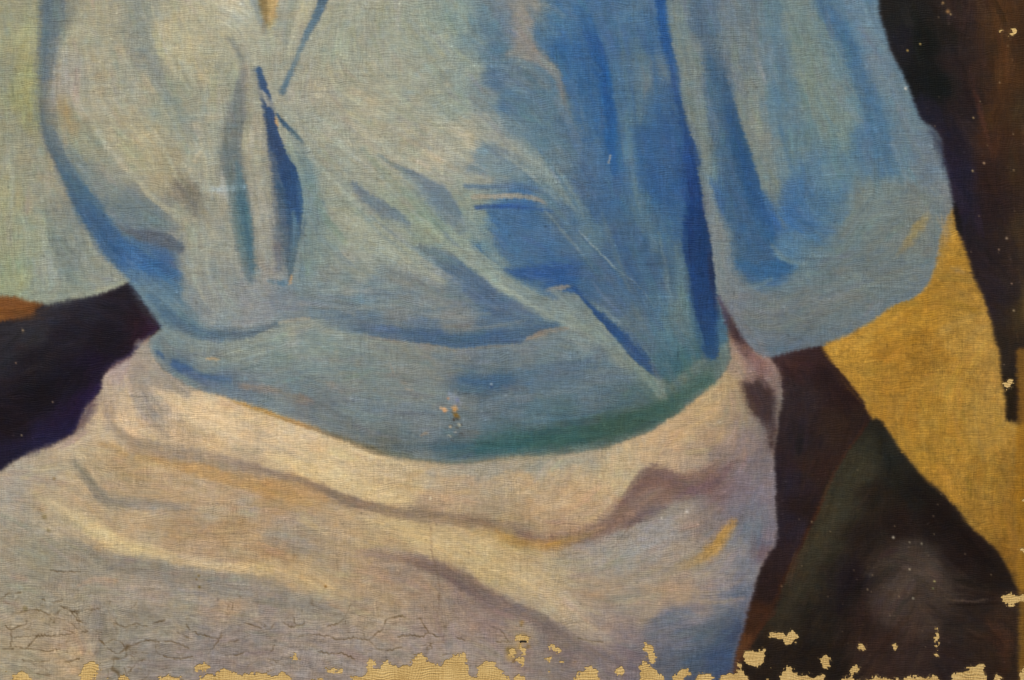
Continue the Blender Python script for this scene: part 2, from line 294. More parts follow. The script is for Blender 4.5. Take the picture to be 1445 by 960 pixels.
G([SKIRT], [
 (170,525,164,150,146),(185,555,192,168,132),(160,560,178,158,134),(150,580,168,150,128),(135,605,186,166,136),(170,600,202,176,140),(110,625,184,166,136),(220,545,158,150,138),(250,570,200,178,146),(290,580,204,182,146),(340,600,206,182,142),(300,615,198,172,134),(230,610,196,172,138),(230,580,166,152,136),(260,625,180,158,128),(350,630,178,158,130),
 (30,680,162,152,136),(70,670,170,156,132),(10,720,152,148,136),(60,700,170,154,128),(80,720,178,160,130),(30,760,150,144,126),(100,690,172,154,124),(140,660,172,152,120),(180,660,168,144,108),(160,690,166,146,118),(250,690,176,152,118),(320,700,174,150,118),(300,720,172,152,126),(350,715,166,150,128),(200,735,176,154,122),(150,730,174,154,122),(260,745,166,142,110),(330,745,166,138,102),(350,770,172,150,118),(280,775,176,152,122),(220,760,172,152,122),(20,800,146,140,124),(60,790,140,136,118),(90,810,142,136,122),(40,840,148,142,124),(100,850,152,142,122),(90,830,146,138,124),(180,835,158,148,132),(220,840,152,142,130),(250,860,146,140,124),(200,870,140,134,120),(160,870,146,138,122),(40,880,160,146,122),(20,930,158,146,122),(90,930,170,150,120),(90,900,164,146,122),(60,950,160,146,122),(220,890,144,140,128),(180,910,140,138,128),(260,920,138,134,130),(220,940,128,128,128),(300,920,132,128,130),(340,900,132,128,128),(320,860,164,142,118),(350,870,148,138,126),(300,840,150,142,132),
 (390,640,204,182,144),(420,635,206,182,144),(480,650,204,182,142),(450,665,200,178,136),(380,655,184,162,132),(420,690,176,146,104),(380,690,172,136,90),(390,715,176,146,110),(450,720,172,148,116),(440,745,164,146,118),(400,740,160,144,124),(480,735,176,152,118),(420,765,152,138,118),(400,780,162,138,104),(370,780,172,140,102),(460,785,162,144,116),(520,760,176,154,118),(540,700,198,174,130),(580,690,190,168,128),(560,665,192,172,136),(620,670,180,164,134),(680,662,154,150,136),(600,710,172,148,120),(660,700,176,154,124),(700,690,172,154,126),(640,680,178,156,126),(690,720,160,142,116),(580,750,190,168,124),(620,770,184,162,122),(560,770,172,150,116),(680,770,186,164,122),(700,800,186,166,122),(690,750,172,150,108),(715,770,172,146,94),
 (420,812,190,164,124),(380,800,178,156,120),(460,825,182,160,122),(510,820,168,146,118),(480,800,164,144,116),(540,810,156,134,114),(580,815,152,134,116),(540,850,166,146,116),(520,870,160,142,118),(400,850,140,134,124),(380,860,144,134,128),(440,860,146,138,124),(480,860,156,142,120),(600,840,156,136,116),(620,870,152,134,116),(650,850,138,120,108),(690,880,140,122,116),(420,890,146,138,130),(480,900,148,138,130),(560,900,156,142,128),(540,880,160,144,124),(440,930,140,136,136),(400,920,144,136,130),(500,930,146,138,134),(600,900,152,138,128),(660,890,152,134,120),(720,900,150,132,116),(700,920,148,134,122),(640,915,152,138,128),
 (740,680,184,160,124),(780,665,176,158,128),(800,700,188,160,124),(840,690,186,162,126),(860,665,180,164,130),(760,720,182,156,122),(830,720,178,152,118),(800,740,168,140,110),(740,740,160,138,108),(760,655,150,148,132),(840,650,164,154,132),(880,640,184,164,130),(920,630,188,162,126),(960,610,186,158,120),(950,640,180,156,126),(980,640,166,146,122),(1000,580,182,156,114),(1010,610,166,142,114),(1040,560,156,138,110),(1030,540,172,150,112),(1030,590,152,134,112),(1020,640,138,122,114),(1050,630,132,118,114),(1040,520,152,132,112),(1060,510,136,110,104),(1075,520,138,112,106),(1095,545,124,106,100),(1070,530,134,110,102),(1098,570,112,112,106),(1088,600,118,112,108),
 (880,780,150,146,138),(820,790,158,148,132),(780,800,172,156,124),(840,770,156,148,138),(940,740,150,144,138),(960,730,150,140,130),(920,760,150,144,138),(900,820,152,140,124),(960,780,150,138,122),(840,830,162,144,122),(870,840,158,142,122),(1000,740,126,116,112),(985,750,142,130,120),(1010,790,148,138,128),(1040,770,130,128,128),(1050,680,120,108,114),(1070,660,118,110,112),(1040,710,118,112,120),(1070,720,112,112,124),(1060,750,106,114,128),(1085,700,122,114,122),(1085,760,120,112,124),(1080,780,104,90,98),(1050,800,124,124,130),(1030,820,138,130,126),(1045,840,96,102,128),(980,815,154,138,122),(960,835,164,142,118),(900,860,152,140,124),(860,870,150,136,126),(920,840,158,140,118),(820,860,166,148,126),(780,850,178,160,130),(760,820,180,160,126),(850,900,142,130,124),(880,890,134,124,124),(900,930,112,106,114),(860,930,122,116,120),(930,900,108,108,118),(950,870,124,120,124),(980,860,130,122,124),(960,900,100,106,124),(1000,900,86,98,122),(1020,870,96,104,124),(980,930,74,90,120),(1010,930,52,74,122),(1035,890,62,74,112),(940,940,92,96,110),(830,940,128,120,122),(760,940,130,124,122),(780,900,124,116,114),(800,920,118,112,114),(740,870,168,150,128),(730,930,142,130,124),(1020,690,120,100,100)])
# ---- strokes
S([(70,104,152),(62,98,152),(60,96,150),(64,98,148),(74,104,144)], [70,100,120,120,70], [(836,0),(866,100),(886,220),(898,330),(905,430)], 34, .5, relief=0)
# left sleeve and the blue fold that parts it from the body
S([(150,142,104),(156,146,98),(148,142,104)], 18, [(32,20),(38,70),(36,130),(40,175)], 8, .4)
S([(122,130,126),(116,126,122)], [8,22,22], [(68,300),(80,340),(96,385)], 8, .6)
S([(150,152,136),(160,158,132)], 6, [(70,424),(105,418),(140,410),(165,402),(180,395)], 2, .8)
fold = sk(SHIRT)
S([(104,114,122),(98,110,122),(98,108,118),(110,114,114),(112,114,112)], [40,38,32,24,24], [(74,0),(70,45),(64,100),(62,150),(74,205)], 9, .8)
S([(92,104,116),(84,98,116)], [18,16,10], [(66,0),(64,60),(60,110)], 8, .6)
S([(104,112,118),(84,100,120),(68,92,124),(62,88,130),(64,94,142),(72,102,148),(88,114,146)], [12,24,32,34,40,44,34], [(70,185),(88,225),(108,262),(130,305),(160,345),(200,382),(238,408)], (6,8), .86, fold, within=SH)
S((70,84,112), [3,8,8,3], [(56,140),(64,190),(84,232),(110,285)], 4, .35)
S([(62,96,150),(66,100,150)], [8,28,16], [(165,348),(205,374),(246,388)], 8, .7)
S((94,98,112), [4,18,20,12], [(182,327),(205,332),(232,339),(254,350)], (4,2.5), .9, sk(SHIRT), within=SH)
S((112,132,148), [20,40,34,18], [(190,392),(222,424),(260,456),(310,474)], 12, .55)
S((96,106,124),5,[(238,352),(250,348),(254,335)],3,.6)
S([(158,146,134),(164,140,104),(168,138,92),(158,138,104)], [8,18,16,8], [(82,122),(88,145),(96,165),(107,188)], 6, .7, sk(SHIRT), within=SH)
S((138,130,116), 10, [(70,122),(76,150),(80,165)], 5, .5)
# left billow
S((132,136,128), [26,30,24,14], [(194,0),(202,45),(220,100),(244,150),(268,198)], 10, .6)
S((184,172,142), [2,4,4,2], [(216,10),(226,52),(244,94),(268,127)], 2, .6, relief=.6)
S((178,162,128), [4,10,6], [(150,130),(180,175),(220,215)], 6, .5)
S((178,166,138), [3,7,6,4], [(108,140),(150,205),(196,258),(262,318)], (2,4), .65, relief=.7)
S((118,128,130), [8,26,32,16], [(88,200),(122,240),(165,275),(215,306)], 8, .7)
S((108,120,130), [6,34,20], [(150,288),(195,298),(244,320)], 8, .6)
S((118,112,104), [8,22,10], [(252,262),(268,275),(275,300)], 7, .6)
S((180,164,130), [3,5,3], [(200,268),(225,290),(255,318)], 2, .6, relief=.5)
S((150,140,118), 14, [(225,190),(245,215),(262,245)], 8, .5)
for x, y, a in ((318,14,20),(330,20,24),(336,8,-30),(318,34,10),(345,18,30)):
    S((198,190,166), [2,5,2], [(x-9,y-4+a*.05),(x,y),(x+9,y+4+a*.1)], 1.5, .75, relief=1.0)
# the knot
S([(118,120,118),(112,116,116),(110,114,114),(108,114,116),(94,108,116),(84,106,118),(88,108,120),(104,116,124)], [10,24,30,28,26,28,28,16], [(344,100),(338,140),(330,185),(328,225),(334,265),(342,310),(348,350),(354,392)], 7, .85, sk(SHIRT), within=SH)
S((112,116,116), [5,10,6], [(322,50),(334,70),(344,92)], 5, .6)
S([(84,104,122),(68,98,126),(74,102,126)], [6,16,18,8], [(336,232),(342,270),(350,320),(356,380)], 5, .6)
S([(156,164,162),(166,180,188),(120,152,176)], [5,9,7], [(286,266),(312,268),(344,264)], 3.5, .75, relief=.8)
S((170,160,136), [6,10,8], [(300,215),(298,245),(290,268)], 5, .5)
S([(164,152,130),(162,152,132),(150,146,134)], [8,14,22,24], [(356,150),(358,200),(360,270),(372,360)], 5, .7, sk(SHIRT), within=SH)
S([(158,150,128)],[10,16],[(352,100),(352,150)],5,.6)
S([(120,118,120),(96,102,118),(92,98,112)], [6,12,16,8], [(382,210),(388,260),(392,320),(396,380)], 6, .7)
knot = sk(SHIRT)
S([(62,82,120),(56,72,112),(52,66,104),(50,66,106),(50,72,116),(54,74,114),(76,90,112),(96,104,112)], [10,13,17,22,34,36,28,18,4], [(363,98),(371,124),(379,156),(387,192),(399,232),(408,270),(411,306),(409,348),(409,398)], (5,2), .92, knot, within=SH)
S([(108,112,122),(100,106,116)], [3,10,10,4], [(386,215),(394,262),(400,310),(404,360)], 5, .5)
S([(92,116,142),(84,108,136)], [5,7], [(380,397),(404,400)], 2.5, .75)
S((196,146,94), [3,4], [(412,390),(411,400)], 1.5, .8)
S([(136,132,124),(152,146,132),(140,138,130)], [4,9,5], [(364,128),(374,138),(386,152)], 2.5, .8, relief=1.0)
S((158,150,136), [2,4], [(370,128),(378,150)], 1.2, .7, relief=1.0)
S((186,138,88), 4, [(391,168),(393,176)], 1.5, .8)
S([(52,74,108),(66,86,116),(86,98,112)], [3,7,8,4], [(392,161),(403,172),(416,186),(428,202)], 2, .9, sk(SHIRT), within=SH)
S([(116,132,140),(114,132,138),(118,134,138)], [8,24,34,20], [(420,195),(432,240),(444,300),(438,370)], 9, .65)
S([(104,124,138),(94,114,130)], [5,12,4], [(412,300),(416,340),(410,385)], 5, .6)
P((192,152,88), [(364,-30),(396,-30),(390,14),(378,43),(370,24)], 2, .92, sk(SHIRT), within=SH)
P((120,98,58), [(364,-30),(372,-2),(378,14),(380,38),(376,42),(368,20),(362,2)], 2.5, .75)
S((118,128,132), [10,12,8], [(356,0),(366,26),(374,46)], 5, .6)
S((196,150,92), [5,7,3], [(390,0),(386,12),(380,26)], 2, .7)
S([(90,112,136),(76,100,130),(66,88,122),(84,106,132),(112,126,134),(80,102,130)], [15,15,15,12,7,9], [(456,0),(445,24),(433,48),(420,78),(406,108),(397,128)], 2.8, .88, sk(SHIRT), within=SH)
S((136,138,130), [10,12,6], [(412,0),(404,35),(402,60)], 5, .6)
S((178,168,140), [5,8,5], [(430,0),(418,40),(404,80)], 4, .5)
S((134,138,130),[5,8],[(404,60),(398,95)],4,.5)
# breast
S([(162,154,132),(168,156,130),(166,156,132),(166,156,134)], [20,34,28,14], [(478,128),(530,160),(585,190),(655,232)], 12, .4)
S((184,168,138), [6,12,8], [(640,182),(656,198),(672,212)], 5, .7, relief=.6)
S((180,164,134), [5,14,8], [(596,214),(614,224),(624,240)], 5, .65, relief=.5)
S((168,158,136), [8,12,4], [(510,180),(545,215),(590,240)], 7, .5)
S((150,150,134), 5, [(428,215),(470,260),(500,290)], 3, .4, relief=.6)
S((132,144,128), [6,16,22,24], [(512,212),(552,258),(596,302),(650,345)], 6, .62)
S((160,160,140), [8,24,28,12], [(470,290),(525,335),(570,365),(625,396)], 7, .6)
lf = sk(SHIRT)
S((104,116,136), [4,14,20,18,8], [(497,258),(512,274),(533,290),(555,303),(574,316)], (8,3.5), .82, lf, within=SH)
S([(108,122,130),(100,114,132)], [3,7,8], [(534,220),(556,235),(590,248)], 2.5, .75)
S([(112,122,132),(102,116,138),(100,116,140),(108,122,138)], [10,26,34,32,18], [(576,247),(600,262),(622,282),(638,302),(652,322)], (10,4), .76, sk(SHIRT), within=SH)
S([(112,122,134),(88,106,138),(86,104,140),(94,110,140)], [12,30,36,34,26], [(592,350),(625,366),(660,392),(695,422),(740,450)], 6, .75, sk(SHIRT), within=SH)
S([(144,154,138),(148,158,146),(146,156,146),(142,152,146),(138,150,146)], [12,24,26,28,26], [(612,312),(655,352),(700,390),(745,420),(800,452)], 5, .82, sk(SHIRT), within=SH)
S([(140,148,136),(132,146,138),(128,144,140)], [10,26,22,12], [(648,252),(668,300),(690,348),(716,384)], 7, .6)
P((112,130,146), [(652,244),(668,226),(671,211),(687,204),(704,208),(724,230),(748,252),(705,249),(672,244)], 3.5, .8, sk(SHIRT), within=SH)
S((156,152,138), [8,16,10], [(640,240),(660,248),(690,252)], 6, .5)
S((90,110,146), 7, [(658,262),(690,262),(735,264),(775,268)], 3, .75)
S([(164,146,124),(160,146,126),(138,138,134)], [7,8,6], [(668,277),(700,277),(740,279),(775,288)], 2.2, .85, sk(SHIRT), within=SH)
S([(58,82,138),(54,80,138),(72,100,144)], [6,7,4], [(672,292),(700,292),(735,294),(780,300)], 2.2, .8, sk(SHIRT), within=SH)
S([(150,152,140),(148,154,144),(134,146,144),(112,130,142)], [12,30,26,14], [(712,196),(745,222),(782,254),(825,300)], 8, .75)
S((96,118,146),[5,9,5],[(735,120),(760,130),(774,132)],4,.4)
# blue half of the body
S([(136,132,126),(138,132,124),(134,128,122),(120,124,128)], [10,20,15,10,6], [(718,76),(756,78),(784,102),(795,135),(806,168)], (4,6), .75, sk(SHIRT), within=SH)
S((88,110,136), [16,56,40,20], [(694,108),(728,120),(756,150),(780,185)], 12, .45)
S((76,98,130), [6,20,10], [(692,92),(700,106),(704,124)], 7, .5)
S((146,136,126), [12,16,8], [(730,30),(742,52),(748,70)], 7, .6)
S((140,138,130), [12,16,8], [(752,0),(770,8),(792,22)], 5, .6)
S((64,100,148), [30,46,40,24], [(786,10),(806,60),(824,120),(838,190)], 14, .55)
S((112,128,142),[4,6,3],[(755,108),(766,120),(774,128)],3,.5)
S([(66,102,148),(48,88,148),(44,84,146),(44,84,146),(46,88,150),(56,94,150)], [22,22,20,20,22,12], [(822,20),(842,66),(852,112),(857,155),(862,200),(866,246)], (8,5), .78, sk(SHIRT), within=SH)
S((80,108,148),[10,16,8],[(846,200),(855,240),(865,270)],6,.5)
S((178,168,160), [2,4,2], [(862,218),(859,229)], 1.2, .9)
S([(104,128,144),(108,124,138)], [14,26,16], [(895,60),(905,110),(898,170)], 10, .5)
S((128,122,124),[5,9,5],[(905,95),(912,115),(908,135)],5,.4)
S([(44,84,148),(42,82,146),(46,82,142),(56,84,138)], [15,15,14,12], [(931,0),(938,50),(948,95),(957,140)], (6,3), .82, sk(SHIRT), within=SH)
S((62,92,142), [14,34,46,40,24], [(940,120),(946,180),(954,240),(960,300),(962,350)], 12, .6)
S([(56,84,134),(48,74,128),(40,62,118),(38,60,114),(38,60,112),(42,64,116),(52,78,124)], [10,16,28,38,40,36,26], [(957,140),(970,190),(978,240),(982,290),(985,345),(991,415),(1002,496)], (8,2.5), .88, sk(SHIRT), within=SH)
S((78,110,142),[6,16,10],[(1016,430),(1018,458),(1016,486)],5,.5)
S((56,60,96), [3,6,8,4], [(990,290),(1000,340),(1006,400),(1014,450)], 3, .55)
S((68,100,148), [10,24,14], [(925,150),(935,220),(945,300)], 9, .6)
S((106,128,144),[8,14,20,10],[(880,170),(890,230),(905,300),(925,350)],9,.45)
S((100,126,146),[8,16,10],[(955,350),(962,420),(972,470)],6,.6)
S([(60,90,146),(56,86,146),(66,96,146)], [8,22,20,8], [(715,382),(748,386),(785,380),(818,374)], 5, .8, sk(SHIRT), within=SH)
S((60,88,140),[5,10,4],[(770,400),(790,398),(806,394)],4,.5)
S((142,156,166), 2.2, [(818,326),(845,356),(868,380)], 1, .7, relief=1.2)
S((128,142,156), 1.8, [(868,380),(900,404),(926,434)], 1, .6, relief=1.0)
S((70,92,128), 2, [(822,334),(850,366),(880,392)], 1.2, .5)
S((148,138,126), [4,8,4], [(768,414),(786,409),(806,406)], 3, .8, relief=.5)
S([(138,146,142),(138,148,140),(134,146,140),(128,142,134),(110,130,124)], [12,44,44,34,22,10], [(780,416),(818,440),(852,464),(886,500),(914,534),(944,570)], (10,3), .75, sk(WAIST), within=SH)
S([(56,82,134),(50,76,130),(48,74,128),(52,78,130),(70,96,126)], [3,9,15,18,10], [(806,405),(836,434),(868,466),(896,498),(930,532)], (2,6), .88, sk(SHIRT), within=SH)
S((110,120,130),[5,10,5],[(892,432),(905,455),(920,475)],6,.5)
S((120,128,132),[5,8,5],[(960,420),(958,450),(964,470)],5,.35)
S((150,150,138),[5,10,4],[(918,512),(930,540),(942,568)],4,.45,relief=.6)
# thin pale and blue drags of the brush that run from the knot down to the waist
for c_, w_, p_ in (((164,166,150),5,[(436,222),(482,268),(540,322)]),((158,162,148),6,[(458,196),(520,240),(584,300),(640,352)]),((166,164,146),5,[(520,196),(566,226),(618,258)]),((152,160,146),6,[(548,262),(606,326),(668,378)]),
        ((160,164,150),5,[(470,300),(540,352),(600,392)]),((112,126,140),5,[(520,300),(566,338),(604,366)]),((156,162,150),7,[(650,364),(704,402),(760,438)]),((150,160,150),5,[(700,398),(752,432),(800,458)]),((120,132,140),5,[(430,300),(470,352),(520,390)]),
        ((146,156,148),6,[(842,452),(876,492),(908,532),(936,566)]),((108,122,140),5,[(604,300),(636,338),(668,362)]),((168,164,146),4,[(600,182),(650,222),(690,240)]),((150,156,146),5,[(700,214),(748,246),(790,286)]),((104,122,144),4,[(742,260),(790,300),(820,340)]),
        ((140,150,150),4,[(770,300),(806,340),(836,380)]),((104,124,146),6,[(700,250),(740,258),(780,266)]),((162,160,146),4,[(440,160),(490,214),(530,246)]),((126,138,140),4,[(500,286),(540,330),(590,372)]),((164,162,148),4,[(560,330),(600,368),(636,392)])):
    S(c_, [2,w_,w_,2], p_, 2.6, .5, relief=.7)
for c_, w_, p_ in (((140,144,140),6,[(420,428),(500,436),(590,428)]),((96,112,136),6,[(430,448),(520,452),(600,462)]),((138,138,134),6,[(560,436),(620,448),(690,442)]),((100,116,138),5,[(600,440),(660,430),(720,436)]),((144,146,140),5,[(440,406),(500,412),(560,404)]),((110,124,140),6,[(480,420),(540,418),(590,412)]),
        ((134,136,134),5,[(640,466),(690,462),(740,452)]),((148,150,142),5,[(300,500),(370,492),(440,484)]),((112,128,138),5,[(400,524),(480,520),(560,524)]),((134,138,134),6,[(440,506),(520,510),(600,516)]),((108,120,136),6,[(500,572),(590,584),(680,580)]),((128,132,134),5,[(470,560),(560,572),(640,576)]),((92,112,140),7,[(690,530),(770,524),(850,516)]),((122,132,140),6,[(700,560),(780,556),(850,540)]),((84,110,134),6,[(740,596),(820,586),(890,566)])):
    S(c_, [2,w_,w_,2], p_, 3, .5, relief=.6)
for c_, w_, p_ in (((118,132,142),6,[(1016,20),(1030,80),(1046,140)]),((132,136,132),6,[(1060,20),(1072,100),(1086,180)]),((96,122,148),6,[(1090,20),(1098,90),(1110,160)]),((84,114,150),7,[(1096,150),(1112,220),(1130,290)]),((134,142,134),6,[(1110,20),(1130,90),(1150,170)]),((104,128,146),6,[(1130,120),(1150,180),(1164,250)]),((126,138,136),6,[(1150,60),(1172,120),(1196,190)]),((92,122,152),6,[(1170,170),(1190,220),(1200,260)]),
        ((120,134,152),5,[(1214,20),(1240,80),(1266,140)]),((126,136,148),5,[(1256,130),(1284,180),(1306,230)]),((100,124,152),6,[(1262,180),(1274,220),(1282,252)]),((118,126,132),6,[(1110,462),(1180,436),(1250,404)]),((128,132,130),6,[(1150,440),(1220,408),(1290,372)]),((108,120,136),6,[(1080,484),(1140,468),(1200,446)]),((126,134,138),5,[(1046,440),(1090,430),(1150,404)]),((112,128,138),6,[(1200,360),(1240,330),(1290,300)]),
        ((58,92,146),6,[(818,60),(832,120),(842,190)]),((96,122,144),6,[(872,20),(880,90),(888,160)]),((66,98,146),6,[(890,120),(900,190),(912,260)]),((104,126,142),5,[(884,180),(894,250),(906,320)]),((62,94,142),6,[(916,40),(924,110),(930,180)]),((100,120,138),6,[(850,300),(866,350),(886,410)]),((70,98,140),6,[(880,310),(892,370),(908,430)]),((110,128,142),5,[(930,330),(940,390),(950,460)]),((74,102,142),5,[(760,210),(790,250),(822,300)])):
    S(c_, [2,w_,w_,2], p_, 3.2, .5, relief=.5)
for c_, w_, p_ in (((172,162,136),7,[(120,60),(134,130),(170,190)]),((150,146,130),7,[(150,40),(166,110),(204,170)]),((170,164,140),6,[(190,150),(226,206),(262,262)]),((176,166,138),6,[(250,20),(258,80),(284,140)]),((146,146,134),6,[(290,120),(288,180),(296,240)]),((164,160,140),6,[(10,200),(16,270),(14,340)]),((142,146,132),6,[(30,240),(36,310),(40,380)]),((158,156,136),6,[(56,250),(60,320),(66,390)]),((128,134,128),6,[(96,310),(108,350),(120,390)]),((156,158,144),5,[(270,330),(272,380),(290,430)]),((134,140,140),6,[(300,350),(312,400),(340,440)])):
    S(c_, [2,w_,w_,2], p_, 3, .5, relief=.6)

# hem shadow and waistband
S([(108,120,134),(84,102,134),(72,94,132),(74,96,134),(84,104,136)], [6,18,24,22,10], [(462,460),(540,468),(610,478),(690,480),(785,460)], 5, .8, sk(SHIRT), within=SH)
S((148,136,118),[2,4,3],[(520,474),(575,485),(640,494)],2,.6)
S([(156,134,112),(152,132,112)], [4,9,4], [(742,478),(768,470),(800,463)], 2.5, .8)
S((150,132,110),[2,4,2],[(640,493),(690,491),(725,486)],2,.5)
S([(84,106,134),(80,98,126),(92,106,128)], [8,18,18,12], [(212,418),(248,452),(292,472),(340,470)], 5, .8, sk(SHIRT), within=SH)
S([(96,108,126),(84,98,120)], [8,10,3], [(335,474),(362,468),(392,456)], 2.5, .8)
S((150,158,160),[2,3],[(345,462),(390,450)],1.5,.6,relief=1.0)
S((170,154,130), [3,5,3], [(395,456),(412,452),(436,450)], 2, .7)
S([(78,98,138),(70,92,140),(84,104,142)], [6,14,12,6], [(222,497),(248,516),(282,530),(326,536)], 4.5, .8, sk(WAIST), within=SH)
S((152,162,156),[2,3,2],[(320,500),(355,488),(392,478)],1.5,.55,relief=1.2)
S((138,150,146),[2,3,2],[(330,510),(366,500),(400,488)],1.5,.55,relief=1.2)
S((150,158,150),[2,3,2],[(458,482),(490,490),(525,496)],1.5,.55,relief=1.2)
S((92,104,108),[2,3,2],[(340,522),(352,518),(366,515)],1.2,.6)
S([(150,130,112),(160,130,104),(150,126,108)], [6,12,6], [(340,546),(366,547),(388,552)], 6, .6)
S([(140,124,112),(152,120,94),(132,114,106)], [5,12,6], [(406,556),(424,562),(442,568)], 5, .65)
S((188,152,108), [3,4,2], [(292,507),(300,506),(308,507)], 1.5, .8)
S((166,144,124), 6, [(462,538),(476,548),(484,556)], 5, .5)
S((172,140,112), [2,3,2], [(550,512),(555,524)], 1.5, .6)
S((160,140,122), 7, [(566,538),(578,546)], 4, .5)
S((168,138,112),4,[(572,548),(580,552)],2,.5)
S((172,140,108), [2,4], [(594,616),(604,612)], 2, .7)
S((216,164,116), [4,7,3], [(622,578),(627,579),(632,581)], 1.2, .9, relief=1)
S((204,150,88), [3,6,3], [(638,576),(643,575),(647,578)], 1.2, .9, relief=1)
S((122,94,46), [3,7,4], [(639,583),(644,586),(648,590)], 1.4, .9, relief=-1)
S((52,46,42), [2,3], [(640,591),(646,592)], 1, .8)
S((134,140,160), [6,14,8], [(634,556),(640,562),(648,570)], 3, .7)
for x_, y_ in ((635,601),(648,599),(628,606),(641,610),(633,616),(650,612),(644,604),(638,622)): S((196,184,160) if (x_ + y_) % 2 else (78,74,66), [1.6,3,1.6], [(x_ - 2, y_), (x_ + 2, y_ + 1)], 1, .8, relief=1.2)
S((132,136,150),[3,12,8],[(632,560),(640,566),(648,572)],3,.7)
S([(172,134,72),(170,130,66),(150,118,76),(128,112,88)], [2,5,5,4], [(326,567),(380,584),(432,601),(480,618)], (2,3), .8)
S([(112,108,96),(134,114,80),(116,108,86),(96,102,92)], [3,8,9,8], [(455,608),(500,624),(540,636),(580,644)], 4, .7)
S([(92,106,118),(76,96,114),(72,98,112),(72,100,108)], [4,10,16,16], [(556,628),(605,632),(665,634),(730,630)], (7,5), .75, sk(WAIST), within=SH)
S([(104,108,98),(112,116,104),(118,122,108),(128,128,110)], [5,8,10,8], [(560,646),(640,654),(730,646),(860,630)], 5, .55)
S([(66,98,104),(60,92,92),(64,92,84),(72,98,88)], [18,30,34,24], [(680,630),(790,616),(880,600),(950,574)], 10, .75)
S([(70,98,94),(74,104,98)],[10,18],[(930,580),(1000,536)],8,.6)
S((64,94,136),[8,20,14],[(652,534),(680,540),(720,536)],7,.5)
S((96,112,140),[6,16,6],[(740,515),(790,520),(840,510)],8,.35)
S((110,132,150),[3,6,3],[(850,545),(870,540),(886,538)],3,.35)
# right sleeve
S([(112,126,134),(116,130,134),(122,134,132),(126,136,132),(128,138,136)], [16,20,24,26,16], [(952,0),(964,60),(980,130),(994,190),(1002,240)], (3,7), .75, sk(SLV), within=SH)
S([(126,136,136),(140,142,140),(136,140,142),(134,138,144)], [12,18,22,26], [(990,238),(1001,290),(1015,350),(1030,415)], (3,5), .8, sk(SLV), within=SH)
S([(96,114,136),(92,108,132),(88,106,132)], [26,26,28], [(984,0),(998,55),(1014,115)], 12, .6)
P((72,100,138), [(1002,60),(1030,130),(1045,180),(1061,235),(1078,285),(1097,335),(1088,358),(1122,374),(1100,390),(1060,398),(1036,380),(1028,320),(1016,250),(1002,170),(996,100)], 5, .85, sk(SLV), within=SH)
S([(74,96,128),(56,84,130),(50,82,132),(52,86,138),(60,98,150)], [8,22,26,24,12], [(1020,110),(1036,175),(1050,225),(1066,275),(1088,335)], (11,3), .8)
S((62,104,156), [8,22,24,8], [(1042,372),(1064,384),(1094,384),(1124,372)], 7, .65)
S((126,132,126), [10,26,28,22,8], [(1034,70),(1052,130),(1070,190),(1088,250),(1108,320)], (4,10), .55)
S((146,144,132),[5,12,6],[(1058,110),(1066,170),(1078,225)],6,.35)
S((122,142,152), [3,9,4], [(1090,346),(1104,364),(1134,372)], 4, .6)


S((132,146,150),[3,8,4],[(1040,408),(1066,404),(1090,396)],4,.5)
S([(126,138,134),(126,140,134),(124,140,136),(120,138,138)], [26,44,42,24], [(1125,0),(1142,70),(1160,135),(1192,205)], 12, .55)
S([(96,122,148),(84,114,150),(68,102,150),(66,102,150),(78,112,152),(88,120,154)], [26,24,22,24,30,36], [(1160,0),(1186,42),(1206,84),(1220,125),(1234,170),(1246,235)], 10, .7, sk(SLV), within=SH)
S((118,134,158), [10,24,26,12], [(1205,0),(1228,50),(1252,110),(1280,160)], 9, .5)
S((104,126,158),[6,12,6],[(1215,160),(1224,210),(1232,255)],6,.5)
S((80,118,164),[10,30,18],[(1130,262),(1165,278),(1195,270)],9,.45)
S((70,108,166),[12,30,12],[(1095,290),(1120,310),(1150,320)],9,.45)
S([(120,136,142),(128,138,140)],[4,14,20,12],[(1205,285),(1230,268),(1262,258),(1290,262)],6,.6)
P((122,129,126), [(1200,266),(1226,258),(1290,262),(1340,284),(1322,368),(1242,430),(1150,470),(1062,468),(1052,424),(1112,396),(1150,352),(1190,316)], 6, .5)
S((128,132,124),[8,14,10],[(1204,272),(1206,300),(1190,330)],6,.4)
S([(138,132,112),(162,134,84),(170,138,80),(146,134,108)], [6,13,14,6], [(1268,357),(1284,340),(1298,320),(1313,300)], (6,4), .8, sk(SLV), within=SH)
S((124,136,144),[4,16,18,8],[(1296,262),(1322,290),(1320,330),(1318,360)],5,.5)
S((110,120,130),[4,10,10,4],[(1225,380),(1270,368),(1300,372),(1318,376)],5,.4)
S((100,118,142),[4,9,4],[(1180,375),(1215,368),(1245,350)],6,.35)
S((128,132,136),[6,14,10],[(1130,430),(1180,415),(1230,400)],8,.4)
S((150,148,134),[4,8,4],[(1060,410),(1076,420),(1090,432)],4,.35)
S((190,190,186),[2,3],[(1275,124),(1278,127)],1,.8)
